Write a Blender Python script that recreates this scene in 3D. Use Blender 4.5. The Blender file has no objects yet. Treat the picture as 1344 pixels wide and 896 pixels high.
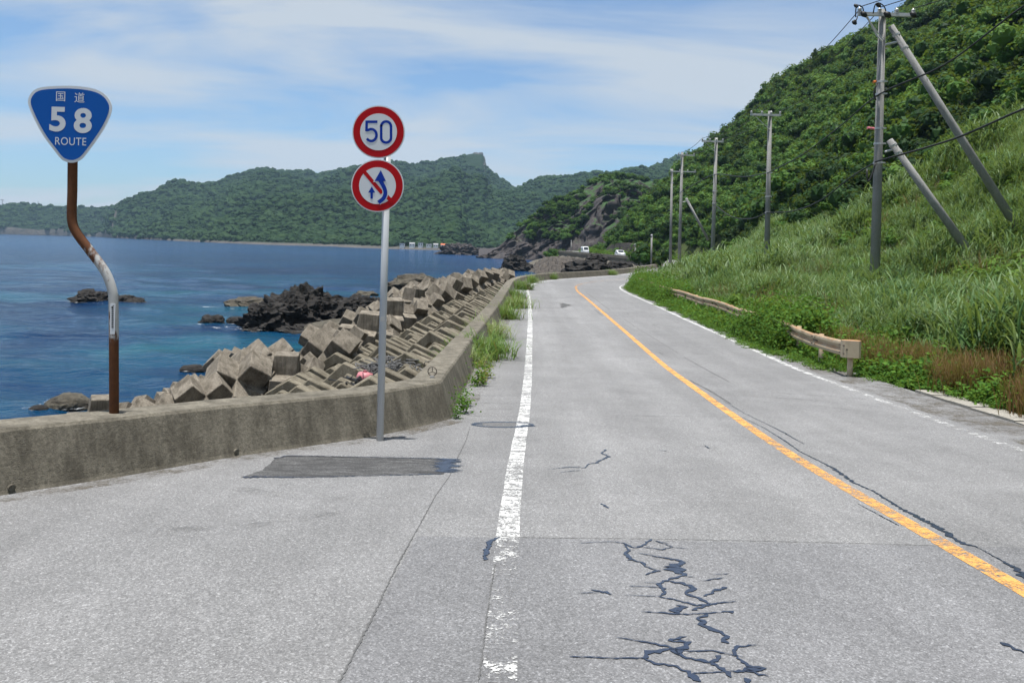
import bpy, bmesh, math, random
import numpy as np
from mathutils import Vector, Matrix, Euler, noise
rnd = random.Random(11)
rng = np.random.default_rng(11)
scn = bpy.context.scene
COL = scn.collection

# ------------------------------------------------------------------ camera
F, CX, CY, ROLL, CZ = 1045.0, 672.0, 321.0, math.radians(1.5), 1.7
cd = bpy.data.cameras.new('camera'); cam = bpy.data.objects.new('camera', cd); COL.objects.link(cam)
cd.sensor_width = 36.0; cd.lens = 36.0 * F / 1344.0
cd.shift_y = -(448.0 - CY) / 1344.0
cd.clip_start = 0.1; cd.clip_end = 30000
cam.matrix_world = Matrix.Translation((0, 0, CZ)) @ Matrix.Rotation(math.radians(90), 4, 'X') @ Matrix.Rotation(ROLL, 4, 'Z')
scn.camera = cam

# ------------------------------------------------------------------ sky and sun
SUN_EL, SUN_AZ = math.radians(84.5), math.radians(218.0)      # azimuth clockwise from +Y: behind and to the left
wd = bpy.data.worlds.new('World'); scn.world = wd; wd.use_nodes = True
nt = wd.node_tree; nt.nodes.clear()
def wn(t, **k):
    n = nt.nodes.new(t)
    for a, b in k.items(): setattr(n, a, b)
    return n
sky = wn('ShaderNodeTexSky', sky_type='NISHITA', sun_disc=False, sun_elevation=SUN_EL, sun_rotation=SUN_AZ, altitude=0, air_density=1.0, dust_density=0.8, ozone_density=2.2)
tc = wn('ShaderNodeTexCoord'); sep = wn('ShaderNodeSeparateXYZ'); nt.links.new(tc.outputs['Generated'], sep.inputs[0])
zz = wn('ShaderNodeMath', operation='ADD'); zz.inputs[1].default_value = 0.16; nt.links.new(sep.outputs[2], zz.inputs[0])
zm = wn('ShaderNodeMath', operation='MAXIMUM'); zm.inputs[1].default_value = 0.05; nt.links.new(zz.outputs[0], zm.inputs[0])
dx = wn('ShaderNodeMath', operation='DIVIDE'); nt.links.new(sep.outputs[0], dx.inputs[0]); nt.links.new(zm.outputs[0], dx.inputs[1])
dy = wn('ShaderNodeMath', operation='DIVIDE'); nt.links.new(sep.outputs[1], dy.inputs[0]); nt.links.new(zm.outputs[0], dy.inputs[1])
cmb = wn('ShaderNodeCombineXYZ'); nt.links.new(dx.outputs[0], cmb.inputs[0]); nt.links.new(dy.outputs[0], cmb.inputs[1])
mp = wn('ShaderNodeMapping'); mp.inputs['Scale'].default_value = (0.6, 1.5, 1); mp.inputs['Rotation'].default_value = (0, 0, 0.35); mp.inputs['Location'].default_value = (3.1, 1.4, 0)
nt.links.new(cmb.outputs[0], mp.inputs[0])
nz = wn('ShaderNodeTexNoise'); nz.inputs['Scale'].default_value = 0.9; nz.inputs['Detail'].default_value = 9; nz.inputs['Roughness'].default_value = 0.52; nz.inputs['Distortion'].default_value = 0.6
nt.links.new(mp.outputs[0], nz.inputs['Vector'])
rp = wn('ShaderNodeValToRGB'); rp.color_ramp.elements[0].position = 0.39; rp.color_ramp.elements[0].color = (0.08, 0.08, 0.08, 1)
rp.color_ramp.elements[1].position = 0.57; rp.color_ramp.elements[1].color = (0.95, 0.95, 0.95, 1)
nt.links.new(nz.outputs['Fac'], rp.inputs[0])
mx = wn('ShaderNodeMix', data_type='RGBA'); mx.inputs['B'].default_value = (5.4, 5.95, 6.55, 1)
tn = wn('ShaderNodeMix', data_type='RGBA', blend_type='MULTIPLY'); tn.inputs['Factor'].default_value = 1; tn.inputs['B'].default_value = (0.86, 1.10, 1.30, 1); nt.links.new(sky.outputs[0], tn.inputs['A'])
nt.links.new(rp.outputs[0], mx.inputs['Factor']); nt.links.new(tn.outputs['Result'], mx.inputs['A'])
bg = wn('ShaderNodeBackground'); bg.inputs[1].default_value = 0.072
wo = wn('ShaderNodeOutputWorld'); nt.links.new(mx.outputs['Result'], bg.inputs[0]); nt.links.new(bg.outputs[0], wo.inputs[0])
sl = bpy.data.lights.new('sun', 'SUN'); sl.energy = 5.0; sl.angle = math.radians(0.53); sl.color = (1.0, 0.965, 0.91)
so = bpy.data.objects.new('sun', sl); COL.objects.link(so)
sdir = Vector((math.sin(SUN_AZ) * math.cos(SUN_EL), math.cos(SUN_AZ) * math.cos(SUN_EL), math.sin(SUN_EL)))
so.rotation_euler = sdir.to_track_quat('Z', 'Y').to_euler(); so.location = (0, 0, 60)
scn.view_settings.view_transform = 'Standard'; scn.view_settings.look = 'None'
scn.view_settings.exposure = 0.62; scn.view_settings.gamma = 1.0
scn.cycles.use_denoising = True; scn.cycles.use_adaptive_sampling = True; scn.cycles.adaptive_threshold = 0.02
scn.cycles.max_bounces = 6; scn.cycles.diffuse_bounces = 2; scn.cycles.glossy_bounces = 2; scn.cycles.transparent_max_bounces = 8; scn.cycles.volume_bounces = 0
scn.cycles.sample_clamp_indirect = 4.0

# ------------------------------------------------------------------ layout: the ground's height, the road's line
SEA = -4.5
_yk = np.array([-40, -20, -10, 0, 4.6, 9.1, 11.7, 17.4, 30, 75, 100, 160, 220, 300, 400])
_zk = np.array([.5, .35, .2, -.0, -.2, -.56, -.68, -.88, -.97, -1.0, -.9, -.5, -.2, .2, .4])
_yy = np.arange(-40, 400, 0.25); _zz = np.interp(_yy, _yk, _zk)
_k = np.exp(-np.linspace(-2, 2, 25) ** 2); _k /= _k.sum()
_zz = np.convolve(np.pad(_zz, 12, mode='edge'), _k, 'valid')
def zr(y): return np.interp(y, _yy, _zz)
def unroll(px, py):
    c, s = math.cos(ROLL), math.sin(ROLL)
    return (px - CX) * c + (py - CY) * s, -(px - CX) * s + (py - CY) * c
def W(px, py, Y):
    a, b = unroll(px, py); return Vector((a * Y / F, Y, CZ - b * Y / F))
def G(px, py, dz=0.0):
    a, b = unroll(px, py); Y = 10.0
    for _ in range(60): Y = 0.5 * Y + 0.5 * (CZ - float(zr(Y))) * F / b
    return Vector((a * Y / F, Y, float(zr(Y)) + dz))
def catmull(P, step=0.5):
    P = np.array(P, float); Q = np.vstack([2 * P[0] - P[1], P, 2 * P[-1] - P[-2]]); out = []
    for i in range(1, len(Q) - 2):
        p0, p1, p2, p3 = Q[i - 1], Q[i], Q[i + 1], Q[i + 2]
        n = max(2, int(np.linalg.norm(p2 - p1) / step))
        for t in np.arange(n) / n:
            out.append(0.5 * ((2 * p1) + (-p0 + p2) * t + (2 * p0 - 5 * p1 + 4 * p2 - p3) * t * t + (-p0 + 3 * p1 - 3 * p2 + p3) * t ** 3))
    out.append(P[-1]); return np.array(out)
CEN = catmull([(2.85, -30), (2.9, -10), (3.0, 4.6), (3.24, 11.6), (3.42, 17.4), (3.74, 30), (3.92, 41), (4.05, 49), (4.7, 55.5), (6.6, 62), (10, 69), (14.5, 79), (20, 95), (25, 112), (28, 130), (28.6, 148), (27, 168), (24, 190), (21, 212), (18, 235), (17.5, 252), (20, 270)])
TAN = np.gradient(CEN, axis=0); TAN /= np.linalg.norm(TAN, axis=1)[:, None]
NOR = np.stack([TAN[:, 1], -TAN[:, 0]], 1)                       # to the right of travel
def off(i, u): p = CEN[i] + NOR[i] * u; return p
def dist_to(poly, X, Y):
    """nearest index and distance from points to a dense polyline"""
    X = np.asarray(X).ravel(); Y = np.asarray(Y).ravel(); best = np.empty(len(X)); idx = np.empty(len(X), int)
    for a in range(0, len(X), 4000):
        d = (X[a:a + 4000, None] - poly[None, :, 0]) ** 2 + (Y[a:a + 4000, None] - poly[None, :, 1]) ** 2
        k = d.argmin(1); idx[a:a + 4000] = k; best[a:a + 4000] = np.sqrt(d[np.arange(len(k)), k])
    return idx, best
def u_of(X, Y):
    X = np.asarray(X, float).ravel(); Y = np.asarray(Y, float).ravel(); i, d = dist_to(CEN, X, Y)
    side = (X - CEN[i, 0]) * NOR[i, 0] + (Y - CEN[i, 1]) * NOR[i, 1]
    return np.where(side >= 0, d, -d), i
def fbm(X, Y, sc, oct=4, seed=0.0):
    X = np.asarray(X, float).ravel(); Y = np.asarray(Y, float).ravel()
    return np.array([noise.fractal(Vector((x * sc + seed, y * sc - seed, seed)), 1.0, 2.0, oct) for x, y in zip(X, Y)])
def hill_z(X, Y):
    X = np.asarray(X, float).ravel(); Y = np.asarray(Y, float).ravel(); u, i = u_of(X, Y)
    u = u - np.maximum(0, Y - 222) * 1.1
    near = np.interp(u, [-50, 4.0, 4.3, 5.0, 7, 10, 14.5, 26, 130, 200], [-.12, -.12, .0, .1, .22, .6, 1.9, 11.0, 92, 110])
    far = np.interp(u, [-50, 4.0, 4.3, 5.2, 10, 27, 37, 60, 86, 130, 200], [-.12, -.12, .0, .3, 6.0, 24, 32, 51, 68, 99, 115])
    t = np.clip((Y - 55) / 50, 0, 1); t = t * t * (3 - 2 * t)
    n = fbm(X, Y, 0.045, 3, 3.3) * np.clip((u - 8) / 25, 0, 1) * 3.0 + fbm(X, Y, 0.3, 2, 9.1) * np.clip((u - 4.5) / 6, 0, 1) * .35
    return zr(Y) + near * (1 - t) + far * t + n
def project(P):
    P = np.asarray(P, float); a = P[:, 0] / P[:, 1] * F; b = (CZ - P[:, 2]) / P[:, 1] * F; c, s = math.cos(ROLL), math.sin(ROLL)
    return CX + a * c - b * s, CY + a * s + b * c

# ------------------------------------------------------------------ material helpers
class MT:
    def __init__(self, name):
        self.m = bpy.data.materials.new(name); self.m.use_nodes = True; self.t = self.m.node_tree; self.t.nodes.clear()
        self.out = self.n('ShaderNodeOutputMaterial'); self._c = None
    def n(self, t, **k):
        x = self.t.nodes.new(t)
        for a, b in k.items(): setattr(x, a, b)
        return x
    def l(self, a, b): self.t.links.new(a, b)
    def coord(self):
        if self._c is None: self._c = self.n('ShaderNodeNewGeometry').outputs['Position']
        return self._c
    def noise(self, scale, detail=4, rough=.55, vec=None, stretch=None, dist=0):
        x = self.n('ShaderNodeTexNoise'); x.inputs['Scale'].default_value = scale; x.inputs['Detail'].default_value = detail; x.inputs['Roughness'].default_value = rough; x.inputs['Distortion'].default_value = dist
        v = vec or self.coord()
        if stretch:
            q = self.n('ShaderNodeMapping'); q.inputs['Scale'].default_value = stretch; self.l(v, q.inputs[0]); v = q.outputs[0]
        self.l(v, x.inputs['Vector']); return x.outputs['Fac']
    def ramp(self, fac, stops, interp='LINEAR'):
        r = self.n('ShaderNodeValToRGB'); cr = r.color_ramp; cr.interpolation = interp
        while len(cr.elements) < len(stops): cr.elements.new(0.5)
        for e, (p, c) in zip(cr.elements, stops):
            e.position = p; e.color = (c, c, c, 1) if isinstance(c, (int, float)) else (*c, 1)
        self.l(fac, r.inputs[0]); return r.outputs[0]
    def mix(self, fac, a, b, mode='MIX'):
        x = self.n('ShaderNodeMix', data_type='RGBA', blend_type=mode)
        for s, v in (('Factor', fac), ('A', a), ('B', b)):
            if isinstance(v, (int, float)): x.inputs[s].default_value = v if s == 'Factor' else (v, v, v, 1)
            elif isinstance(v, tuple): x.inputs[s].default_value = (*v, 1)
            else: self.l(v, x.inputs[s])
        return x.outputs['Result']
    def math(self, op, a, b=0.0, clamp=False):
        x = self.n('ShaderNodeMath', operation=op, use_clamp=clamp)
        for i, v in enumerate((a, b)):
            if isinstance(v, (int, float)): x.inputs[i].default_value = v
            else: self.l(v, x.inputs[i])
        return x.outputs[0]
    def xyz(self, vec=None):
        s = self.n('ShaderNodeSeparateXYZ'); self.l(vec or self.coord(), s.inputs[0]); return s.outputs
    def bsdf(self, col, rough=.8, spec=.3, metal=0.0, bump=None, bstr=.3, bdist=.02, alpha=None):
        p = self.n('ShaderNodeBsdfPrincipled')
        for s, v in (('Base Color', col), ('Roughness', rough), ('Specular IOR Level', spec), ('Metallic', metal)):
            if isinstance(v, (int, float)): p.inputs[s].default_value = v
            elif isinstance(v, tuple): p.inputs[s].default_value = (*v, 1)
            else: self.l(v, p.inputs[s])
        if alpha is not None: self.l(alpha, p.inputs['Alpha'])
        if bump is not None:
            b = self.n('ShaderNodeBump'); b.inputs['Strength'].default_value = bstr; b.inputs['Distance'].default_value = bdist
            self.l(bump, b.inputs['Height']); self.l(b.outputs[0], p.inputs['Normal'])
        self.l(p.outputs[0], self.out.inputs[0]); return p
def plain(name, col, rough=.5, spec=.4, metal=0.0, var=.12, scale=6):
    m = MT(name); n = m.noise(scale, 5, .6)
    c = m.mix(n, tuple(max(0, x * (1 - var)) for x in col), tuple(min(1, x * (1 + var)) for x in col))
    m.bsdf(c, rough, spec, metal); return m.m
def leafmat(name, cols, trans=.35, rough=.5, spec=.35, patch=.12):
    m = MT(name); g = m.n('ShaderNodeNewGeometry'); oi = m.n('ShaderNodeObjectInfo')
    f = m.math('ADD', m.math('MULTIPLY', g.outputs['Random Per Island'], .5), m.math('MULTIPLY', oi.outputs['Random'], .5))
    f = m.math('ADD', f, m.math('MULTIPLY', m.math('SUBTRACT', m.noise(patch, 3), .5), .9), True)
    n = len(cols); c = m.ramp(f, [(i / (n - 1) * .8 + .1, k) for i, k in enumerate(cols)])
    p = m.n('ShaderNodeBsdfPrincipled'); m.l(c, p.inputs['Base Color']); p.inputs['Roughness'].default_value = rough; p.inputs['Specular IOR Level'].default_value = spec
    tr = m.n('ShaderNodeBsdfTranslucent'); m.l(m.mix(.35, c, (.35, .42, .06), 'MIX'), tr.inputs[0])
    s = m.n('ShaderNodeMixShader'); s.inputs[0].default_value = trans; m.l(p.outputs[0], s.inputs[1]); m.l(tr.outputs[0], s.inputs[2]); m.l(s.outputs[0], m.out.inputs[0]); return m.m

# ------------------------------------------------------------------ object helpers
class MB:
    def __init__(self): self.v = []; self.f = []
    def add(self, vs, fs):
        o = len(self.v); self.v.extend([tuple(map(float, p)) for p in vs]); self.f.extend([tuple(int(i) + o for i in q) for q in fs]); return self
    def box(self, c, s, rot=None):
        vs = [Vector((x * s[0] / 2, y * s[1] / 2, z * s[2] / 2)) for x in (-1, 1) for y in (-1, 1) for z in (-1, 1)]
        if rot is not None: vs = [rot @ p for p in vs]
        return self.add([p + Vector(c) for p in vs], [(0, 1, 3, 2), (4, 6, 7, 5), (0, 4, 5, 1), (2, 3, 7, 6), (0, 2, 6, 4), (1, 5, 7, 3)])
    def tube(self, pts, r, seg=10, caps=True):
        pts = [Vector(p) for p in pts]; n = len(pts); rr = r if isinstance(r, (list, tuple)) else [r] * n; o = len(self.v)
        t0 = (pts[1] - pts[0]).normalized(); a = t0.orthogonal().normalized(); ring = []
        for i in range(n):
            t = (pts[min(i + 1, n - 1)] - pts[max(i - 1, 0)]).normalized(); a = (a - t * a.dot(t)).normalized(); b = t.cross(a)
            for k in range(seg):
                g = 2 * math.pi * k / seg; ring.append(pts[i] + (a * math.cos(g) + b * math.sin(g)) * rr[i])
        fs = [(i * seg + k, i * seg + (k + 1) % seg, (i + 1) * seg + (k + 1) % seg, (i + 1) * seg + k) for i in range(n - 1) for k in range(seg)]
        if caps: fs += [tuple(range(seg - 1, -1, -1)), tuple((n - 1) * seg + k for k in range(seg))]
        return self.add(ring, fs)
    def extrude(self, poly, vec):
        """closed polygon (3-D, planar) extruded along vec"""
        n = len(poly); P = [Vector(p) for p in poly]; Q = [p + Vector(vec) for p in P]
        return self.add(P + Q, [tuple(range(n - 1, -1, -1)), tuple(range(n, 2 * n))] + [(i, (i + 1) % n, n + (i + 1) % n, n + i) for i in range(n)])
    def loft(self, rings, closed=True, caps=True):
        n = len(rings[0]); m = len(rings); vs = [p for r in rings for p in r]; fs = []
        for i in range(m - 1):
            for k in range(n if closed else n - 1):
                fs.append((i * n + k, i * n + (k + 1) % n, (i + 1) * n + (k + 1) % n, (i + 1) * n + k))
        if caps and closed: fs += [tuple(range(n - 1, -1, -1)), tuple((m - 1) * n + k for k in range(n))]
        return self.add(vs, fs)
def mesh_of(name, mb, mat, smooth=False, origin=None):
    v = np.array(mb.v, float).reshape(-1, 3)
    if origin is not None: v = v - np.array(origin)
    me = bpy.data.meshes.new(name); me.from_pydata(v.tolist(), [], mb.f); me.update()
    if mat is not None: me.materials.append(mat)
    if smooth: me.polygons.foreach_set('use_smooth', [True] * len(me.polygons))
    return me
def fixn(me):
    b = bmesh.new(); b.from_mesh(me); bmesh.ops.recalc_face_normals(b, faces=b.faces[:]); b.to_mesh(me); b.free(); return me
def tag(o, label=None, cat=None, group=None, kind=None):
    for k, x in (('label', label), ('category', cat), ('group', group), ('kind', kind)):
        if x: o[k] = x
    return o
def obj(name, mb, mat, parent=None, smooth=False, fix=True):
    org = parent.matrix_world.translation if parent is not None else None
    if parent is not None:
        org = Vector((0, 0, 0)); p = parent
        while p is not None: org = org + p.location; p = p.parent
    me = mesh_of(name, mb, mat, smooth, org)
    if fix: fixn(me)
    o = bpy.data.objects.new(name, me); COL.objects.link(o); o.parent = parent; return o
def thing(name, label, cat, loc, group=None):
    o = bpy.data.objects.new(name, None); COL.objects.link(o); o.location = loc; o.empty_display_size = .2; return tag(o, label, cat, group)
def inst(name, me, loc, rot=(0, 0, 0), scl=1.0, parent=None):
    o = bpy.data.objects.new(name, me); COL.objects.link(o); o.parent = parent
    o.location = loc; o.rotation_euler = rot; o.scale = (scl, scl, scl) if isinstance(scl, (int, float)) else scl; return o
def scatter(name, pts, rots, scl, idx, protos, label, cat=None):
    N = len(pts); me = bpy.data.meshes.new(name); me.from_pydata(np.asarray(pts, float).tolist(), [], [])
    for an, ty, key, arr in (('rot', 'FLOAT_VECTOR', 'vector', np.asarray(rots, float)), ('scl', 'FLOAT', 'value', np.asarray(scl, float)), ('idx', 'INT', 'value', np.asarray(idx, int))):
        at = me.attributes.new(an, ty, 'POINT'); at.data.foreach_set(key, arr.ravel())
    for p in protos:
        if p.materials and p.materials[0].name not in [x.name for x in me.materials]: me.materials.append(p.materials[0])
    o = bpy.data.objects.new(name, me); COL.objects.link(o); tag(o, label, cat, None, 'stuff')
    ng = bpy.data.node_groups.new(name + '_nodes', 'GeometryNodeTree')
    ng.interface.new_socket('Geometry', in_out='INPUT', socket_type='NodeSocketGeometry'); ng.interface.new_socket('Geometry', in_out='OUTPUT', socket_type='NodeSocketGeometry')
    N_ = ng.nodes; L = ng.links
    gi, go = N_.new('NodeGroupInput'), N_.new('NodeGroupOutput'); jn = N_.new('GeometryNodeJoinGeometry'); ip = N_.new('GeometryNodeInstanceOnPoints')
    for p in protos:
        po = bpy.data.objects.new(p.name + '_source', p); oi = N_.new('GeometryNodeObjectInfo'); oi.inputs['Object'].default_value = po
        g2 = N_.new('GeometryNodeGeometryToInstance'); L.new(oi.outputs['Geometry'], g2.inputs[0]); L.new(g2.outputs[0], jn.inputs[0])
    def na(nm, ty):
        a = N_.new('GeometryNodeInputNamedAttribute'); a.data_type = ty; a.inputs['Name'].default_value = nm
        return [s for s in a.outputs if s.enabled and s.name == 'Attribute'][0]
    L.new(gi.outputs[0], ip.inputs['Points']); L.new(jn.outputs[0], ip.inputs['Instance']); ip.inputs['Pick Instance'].default_value = True
    L.new(na('idx', 'INT'), ip.inputs['Instance Index']); L.new(na('scl', 'FLOAT'), ip.inputs['Scale'])
    e2 = N_.new('FunctionNodeEulerToRotation'); L.new(na('rot', 'FLOAT_VECTOR'), e2.inputs[0]); L.new(e2.outputs[0], ip.inputs['Rotation'])
    L.new(ip.outputs[0], go.inputs[0])
    md = o.modifiers.new('scatter', 'NODES'); md.node_group = ng; return o

# ------------------------------------------------------------------ surface materials
JOINT_A, JOINT_B = G(655, 705), G(1240, 716)
SEAM_A, SEAM_B = G(590, 625), G(470, 847)
def asphalt(name, base=.195, dark=False, seams=True, rough_=False):
    m = MT(name); P = m.coord(); x, y, z = m.xyz()
    vor = m.n('ShaderNodeTexVoronoi'); vor.inputs['Scale'].default_value = 150; m.l(P, vor.inputs['Vector'])
    rs = m.xyz(vor.outputs['Color'])[0]
    vor2 = m.n('ShaderNodeTexVoronoi'); vor2.inputs['Scale'].default_value = 75; m.l(P, vor2.inputs['Vector']); rs2 = m.xyz(vor2.outputs['Color'])[1]
    stone = m.ramp(rs, [(0, .68), (.35, .9), (.75, 1.05), (.9, 1.2), (1, 1.6)])
    stone2 = m.ramp(rs2, [(0, .8), (.5, .98), (.88, 1.06), (1, 1.35)])
    big = m.ramp(m.noise(.3, 6, .65), [(.3, .84), (.7, 1.1)]); mid = m.ramp(m.noise(1.7, 6, .65), [(.3, .9), (.7, 1.08)])
    streak = m.ramp(m.noise(1.0, 4, .6, stretch=(2.2, .12, 1)), [(.35, .93), (.65, 1.05)])
    c = m.mix(1, stone, stone2, 'MULTIPLY')
    for q in (big, mid, streak): c = m.mix(1, c, q, 'MULTIPLY')
    if rough_:
        c = m.mix(1, c, m.ramp(m.noise(9, 6, .75, stretch=(.35, 1.6, 1)), [(.3, .45), (.5, .95), (.72, 1.9)]), 'MULTIPLY'); c = m.mix(1, c, m.ramp(m.noise(60, 4, .8), [(.3, .5), (.7, 1.5)]), 'MULTIPLY')
    tint = (base * 1.0, base * .995, base * 1.0)
    c = m.mix(1, c, tint, 'MULTIPLY')
    if seams:
        k = (JOINT_B.y - JOINT_A.y) / (JOINT_B.x - JOINT_A.x)
        jl = m.math('SUBTRACT', y, m.math('ADD', m.math('MULTIPLY', x, k), JOINT_A.y - k * JOINT_A.x))
        k2 = (SEAM_B.x - SEAM_A.x) / (SEAM_B.y - SEAM_A.y)
        sl2 = m.math('SUBTRACT', x, m.math('ADD', m.math('MULTIPLY', y, k2), SEAM_A.x - k2 * SEAM_A.y))
        zone = m.math('MULTIPLY', m.math('LESS_THAN', jl, 0), m.math('GREATER_THAN', sl2, 0))
        c = m.mix(zone, c, m.mix(1, c, (.86, .865, .885), 'MULTIPLY'))
        wheel = m.ramp(m.math('ABSOLUTE', m.math('SUBTRACT', m.math('ABSOLUTE', m.math('SUBTRACT', x, 1.75)), .78)), [(.0, 1.07), (.35, 1.0), (.8, .95)])
        c = m.mix(1, c, wheel, 'MULTIPLY')
    h = m.math('ADD', m.math('MULTIPLY', vor.outputs['Distance'], 1.0), m.math('MULTIPLY', rs2, .6))
    m.bsdf(c, .85, .25, bump=h, bstr=.4, bdist=.005); return m.m
M_road = asphalt('worn_asphalt'); M_patch = asphalt('patch_asphalt', .075, seams=False, rough_=True)
def paint(name, col, lo, hi, ybands=None):
    m = MT(name); x, y, z = m.xyz()
    vor = m.n('ShaderNodeTexVoronoi'); vor.inputs['Scale'].default_value = 85; m.l(m.coord(), vor.inputs['Vector'])
    n = m.math('ADD', m.math('MULTIPLY', m.noise(14, 6, .7), .5), m.math('MULTIPLY', m.noise(2.2, 4, .6, stretch=(1.2, 3.2, 1)), .5))
    n = m.math('ADD', n, m.math('MULTIPLY', m.math('SUBTRACT', m.xyz(vor.outputs['Color'])[0], .5), .16))
    if ybands:
        wear = m.ramp(m.math('DIVIDE', y, 60.0), [(p / 60.0, w) for p, w in ybands]); n = m.math('SUBTRACT', n, wear)
    a = m.ramp(n, [(lo, 0.0), (hi, 1.0)])
    c = m.mix(m.noise(5, 5), tuple(k * .86 for k in col), col)
    m.bsdf(c, .7, .3, alpha=a); return m.m
M_white = paint('worn_white_paint', (.52, .52, .51), .36, .44, [(0, .15), (3.5, .165), (4.6, .2), (5.1, .17), (5.5, .085), (7, .09), (9, .06), (11, .05), (13, .10), (16, .085), (30, .07), (60, .06)])
M_white2 = paint('thin_white_paint', (.60, .60, .59), .42, .56, [(0, .10), (12, .08), (17, .03), (20, .0), (60, .0)])
M_orange = paint('orange_paint', (.62, .315, .09), .34, .52, [(0, .0), (6, .05), (9, .06), (13, .0), (30, .01), (48, .03), (57, .13)])
m = MT('crack_sealant'); m.bsdf(m.mix(m.noise(30, 4), (.018, .024, .042), (.032, .042, .068)), m.ramp(m.noise(12, 4), [(.35, .22), (.65, .42)]), .5); M_seal = m.m
m = MT('open_joint'); m.bsdf(m.mix(m.noise(40, 4), (.06, .06, .06), (.14, .14, .14)), .9, .1); M_joint = m.m
def concrete(name, c1, c2, stain=(.05, .047, .04), st=.55, scale=1.0, streak=True, algae=False, bs=.5):
    m = MT(name); x, y, z = m.xyz()
    n = m.noise(2.2 * scale, 8, .65); f = m.noise(28 * scale, 5, .7); g = m.noise(130 * scale, 2)
    c = m.mix(n, c1, c2); c = m.mix(1, c, m.ramp(m.n('ShaderNodeObjectInfo').outputs['Random'], [(0, .8), (1, 1.18)]), 'MULTIPLY'); c = m.mix(1, c, m.ramp(f, [(.25, .55), (.5, .98), (.75, 1.3)]), 'MULTIPLY'); c = m.mix(1, c, m.ramp(g, [(.3, .82), (.7, 1.12)]), 'MULTIPLY')
    if streak:
        s = m.ramp(m.noise(1.0, 6, .7, stretch=(5, 5, .55)), [(.42, 0.0), (.68, st)]); c = m.mix(s, c, stain)
        d = m.ramp(m.noise(1.3, 5, .7), [(.5, 0.0), (.8, st)]); c = m.mix(d, c, stain)
    if algae:
        zn = m.math('ADD', z, m.math('MULTIPLY', m.noise(1.6, 4), 1.6)); a = m.ramp(m.math('DIVIDE', m.math('ADD', zn, 4.5), 3.0), [(.22, 1.0), (.62, 0.0)])
        c = m.mix(a, c, m.mix(m.noise(3, 4), (.12, .085, .03), (.21, .16, .065)))
    pit = m.n('ShaderNodeTexVoronoi'); pit.inputs['Scale'].default_value = 9 * scale; m.l(m.coord(), pit.inputs['Vector'])
    h = m.math('ADD', m.math('MULTIPLY', f, .6), m.math('ADD', m.math('MULTIPLY', g, .35), m.ramp(pit.outputs['Distance'], [(.0, .0), (.09, .35)])))
    m.bsdf(c, .88, .2, bump=h, bstr=bs, bdist=.02); return m.m
M_wall = concrete('weathered_seawall_concrete', (.125, .112, .088), (.225, .205, .165), (.045, .04, .031), .75, 1.0, True, False, .8)
M_block = concrete('armour_block_concrete', (.155, .135, .108), (.285, .252, .205), (.055, .046, .034), .85, 1.0, True, True, .9)
M_rib = concrete('revetment_concrete', (.155, .135, .10), (.24, .215, .165), (.06, .05, .033), .8, 1.0, True, False, .9)
M_pale = concrete('pale_concrete', (.22, .205, .18), (.31, .295, .26), (.16, .15, .13), .4)
M_polec = concrete('pole_concrete', (.20, .20, .195), (.30, .295, .28), (.12, .12, .115), .4, 1.5)
def rockmat(name, c1, c2, c3, moss=None, top=None, bs=.8):
    m = MT(name); n = m.noise(.9, 8, .7); k = m.noise(5.5, 6, .7); s = m.noise(1.4, 6, .65, stretch=(.5, .5, 3.2), dist=.5)
    c = m.mix(n, c1, c2); c = m.mix(m.ramp(s, [(.45, 0.0), (.62, .75)]), c, c3); c = m.mix(1, c, m.ramp(k, [(.3, .6), (.7, 1.3)]), 'MULTIPLY')
    if moss is not None:
        nr = m.xyz(m.n('ShaderNodeNewGeometry').outputs['Normal'])[2]
        f = m.ramp(m.math('ADD', m.math('MULTIPLY', nr, .55), m.math('MULTIPLY', m.noise(top or .12, 5, .65), .7)), [(.70, 0.0), (.80, 1.0)]); f = m.math('MULTIPLY', f, m.ramp(m.math('DIVIDE', m.math('ADD', m.xyz()[2], m.math('MULTIPLY', m.noise(.2, 4), 6.0)), 20.0), [(.3, 0.0), (.5, 1.0)]))
        c = m.mix(f, c, m.mix(m.noise(.35, 5), moss, tuple(q * 1.9 for q in moss)))
    m.bsdf(c, .85, .25, bump=m.math('ADD', k, s), bstr=bs, bdist=.12); return m.m
M_rock = rockmat('dark_shore_rock', (.009, .008, .0075), (.026, .023, .021), (.042, .039, .036), None, None, 1.0)
M_rock2 = rockmat('brown_shore_rock', (.035, .03, .023), (.085, .074, .057), (.11, .10, .075))
M_shelf = rockmat('layered_shore_rock', (.05, .042, .036), (.115, .10, .085), (.025, .022, .02))
M_head = rockmat('headland_rock', (.022, .019, .021), (.05, .043, .043), (.095, .083, .078), (.02, .045, .012), .05, .8)
M_soil = plain('hillside_soil', (.045, .06, .02), .95, .1, 0, .5, .8)
m = MT('shore_rubble'); m.bsdf(m.mix(m.noise(2, 7, .7), (.05, .045, .035), (.15, .135, .11)), .9, .2, bump=m.noise(4, 6, .7), bstr=.8, bdist=.2); M_shore = m.m

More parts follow.
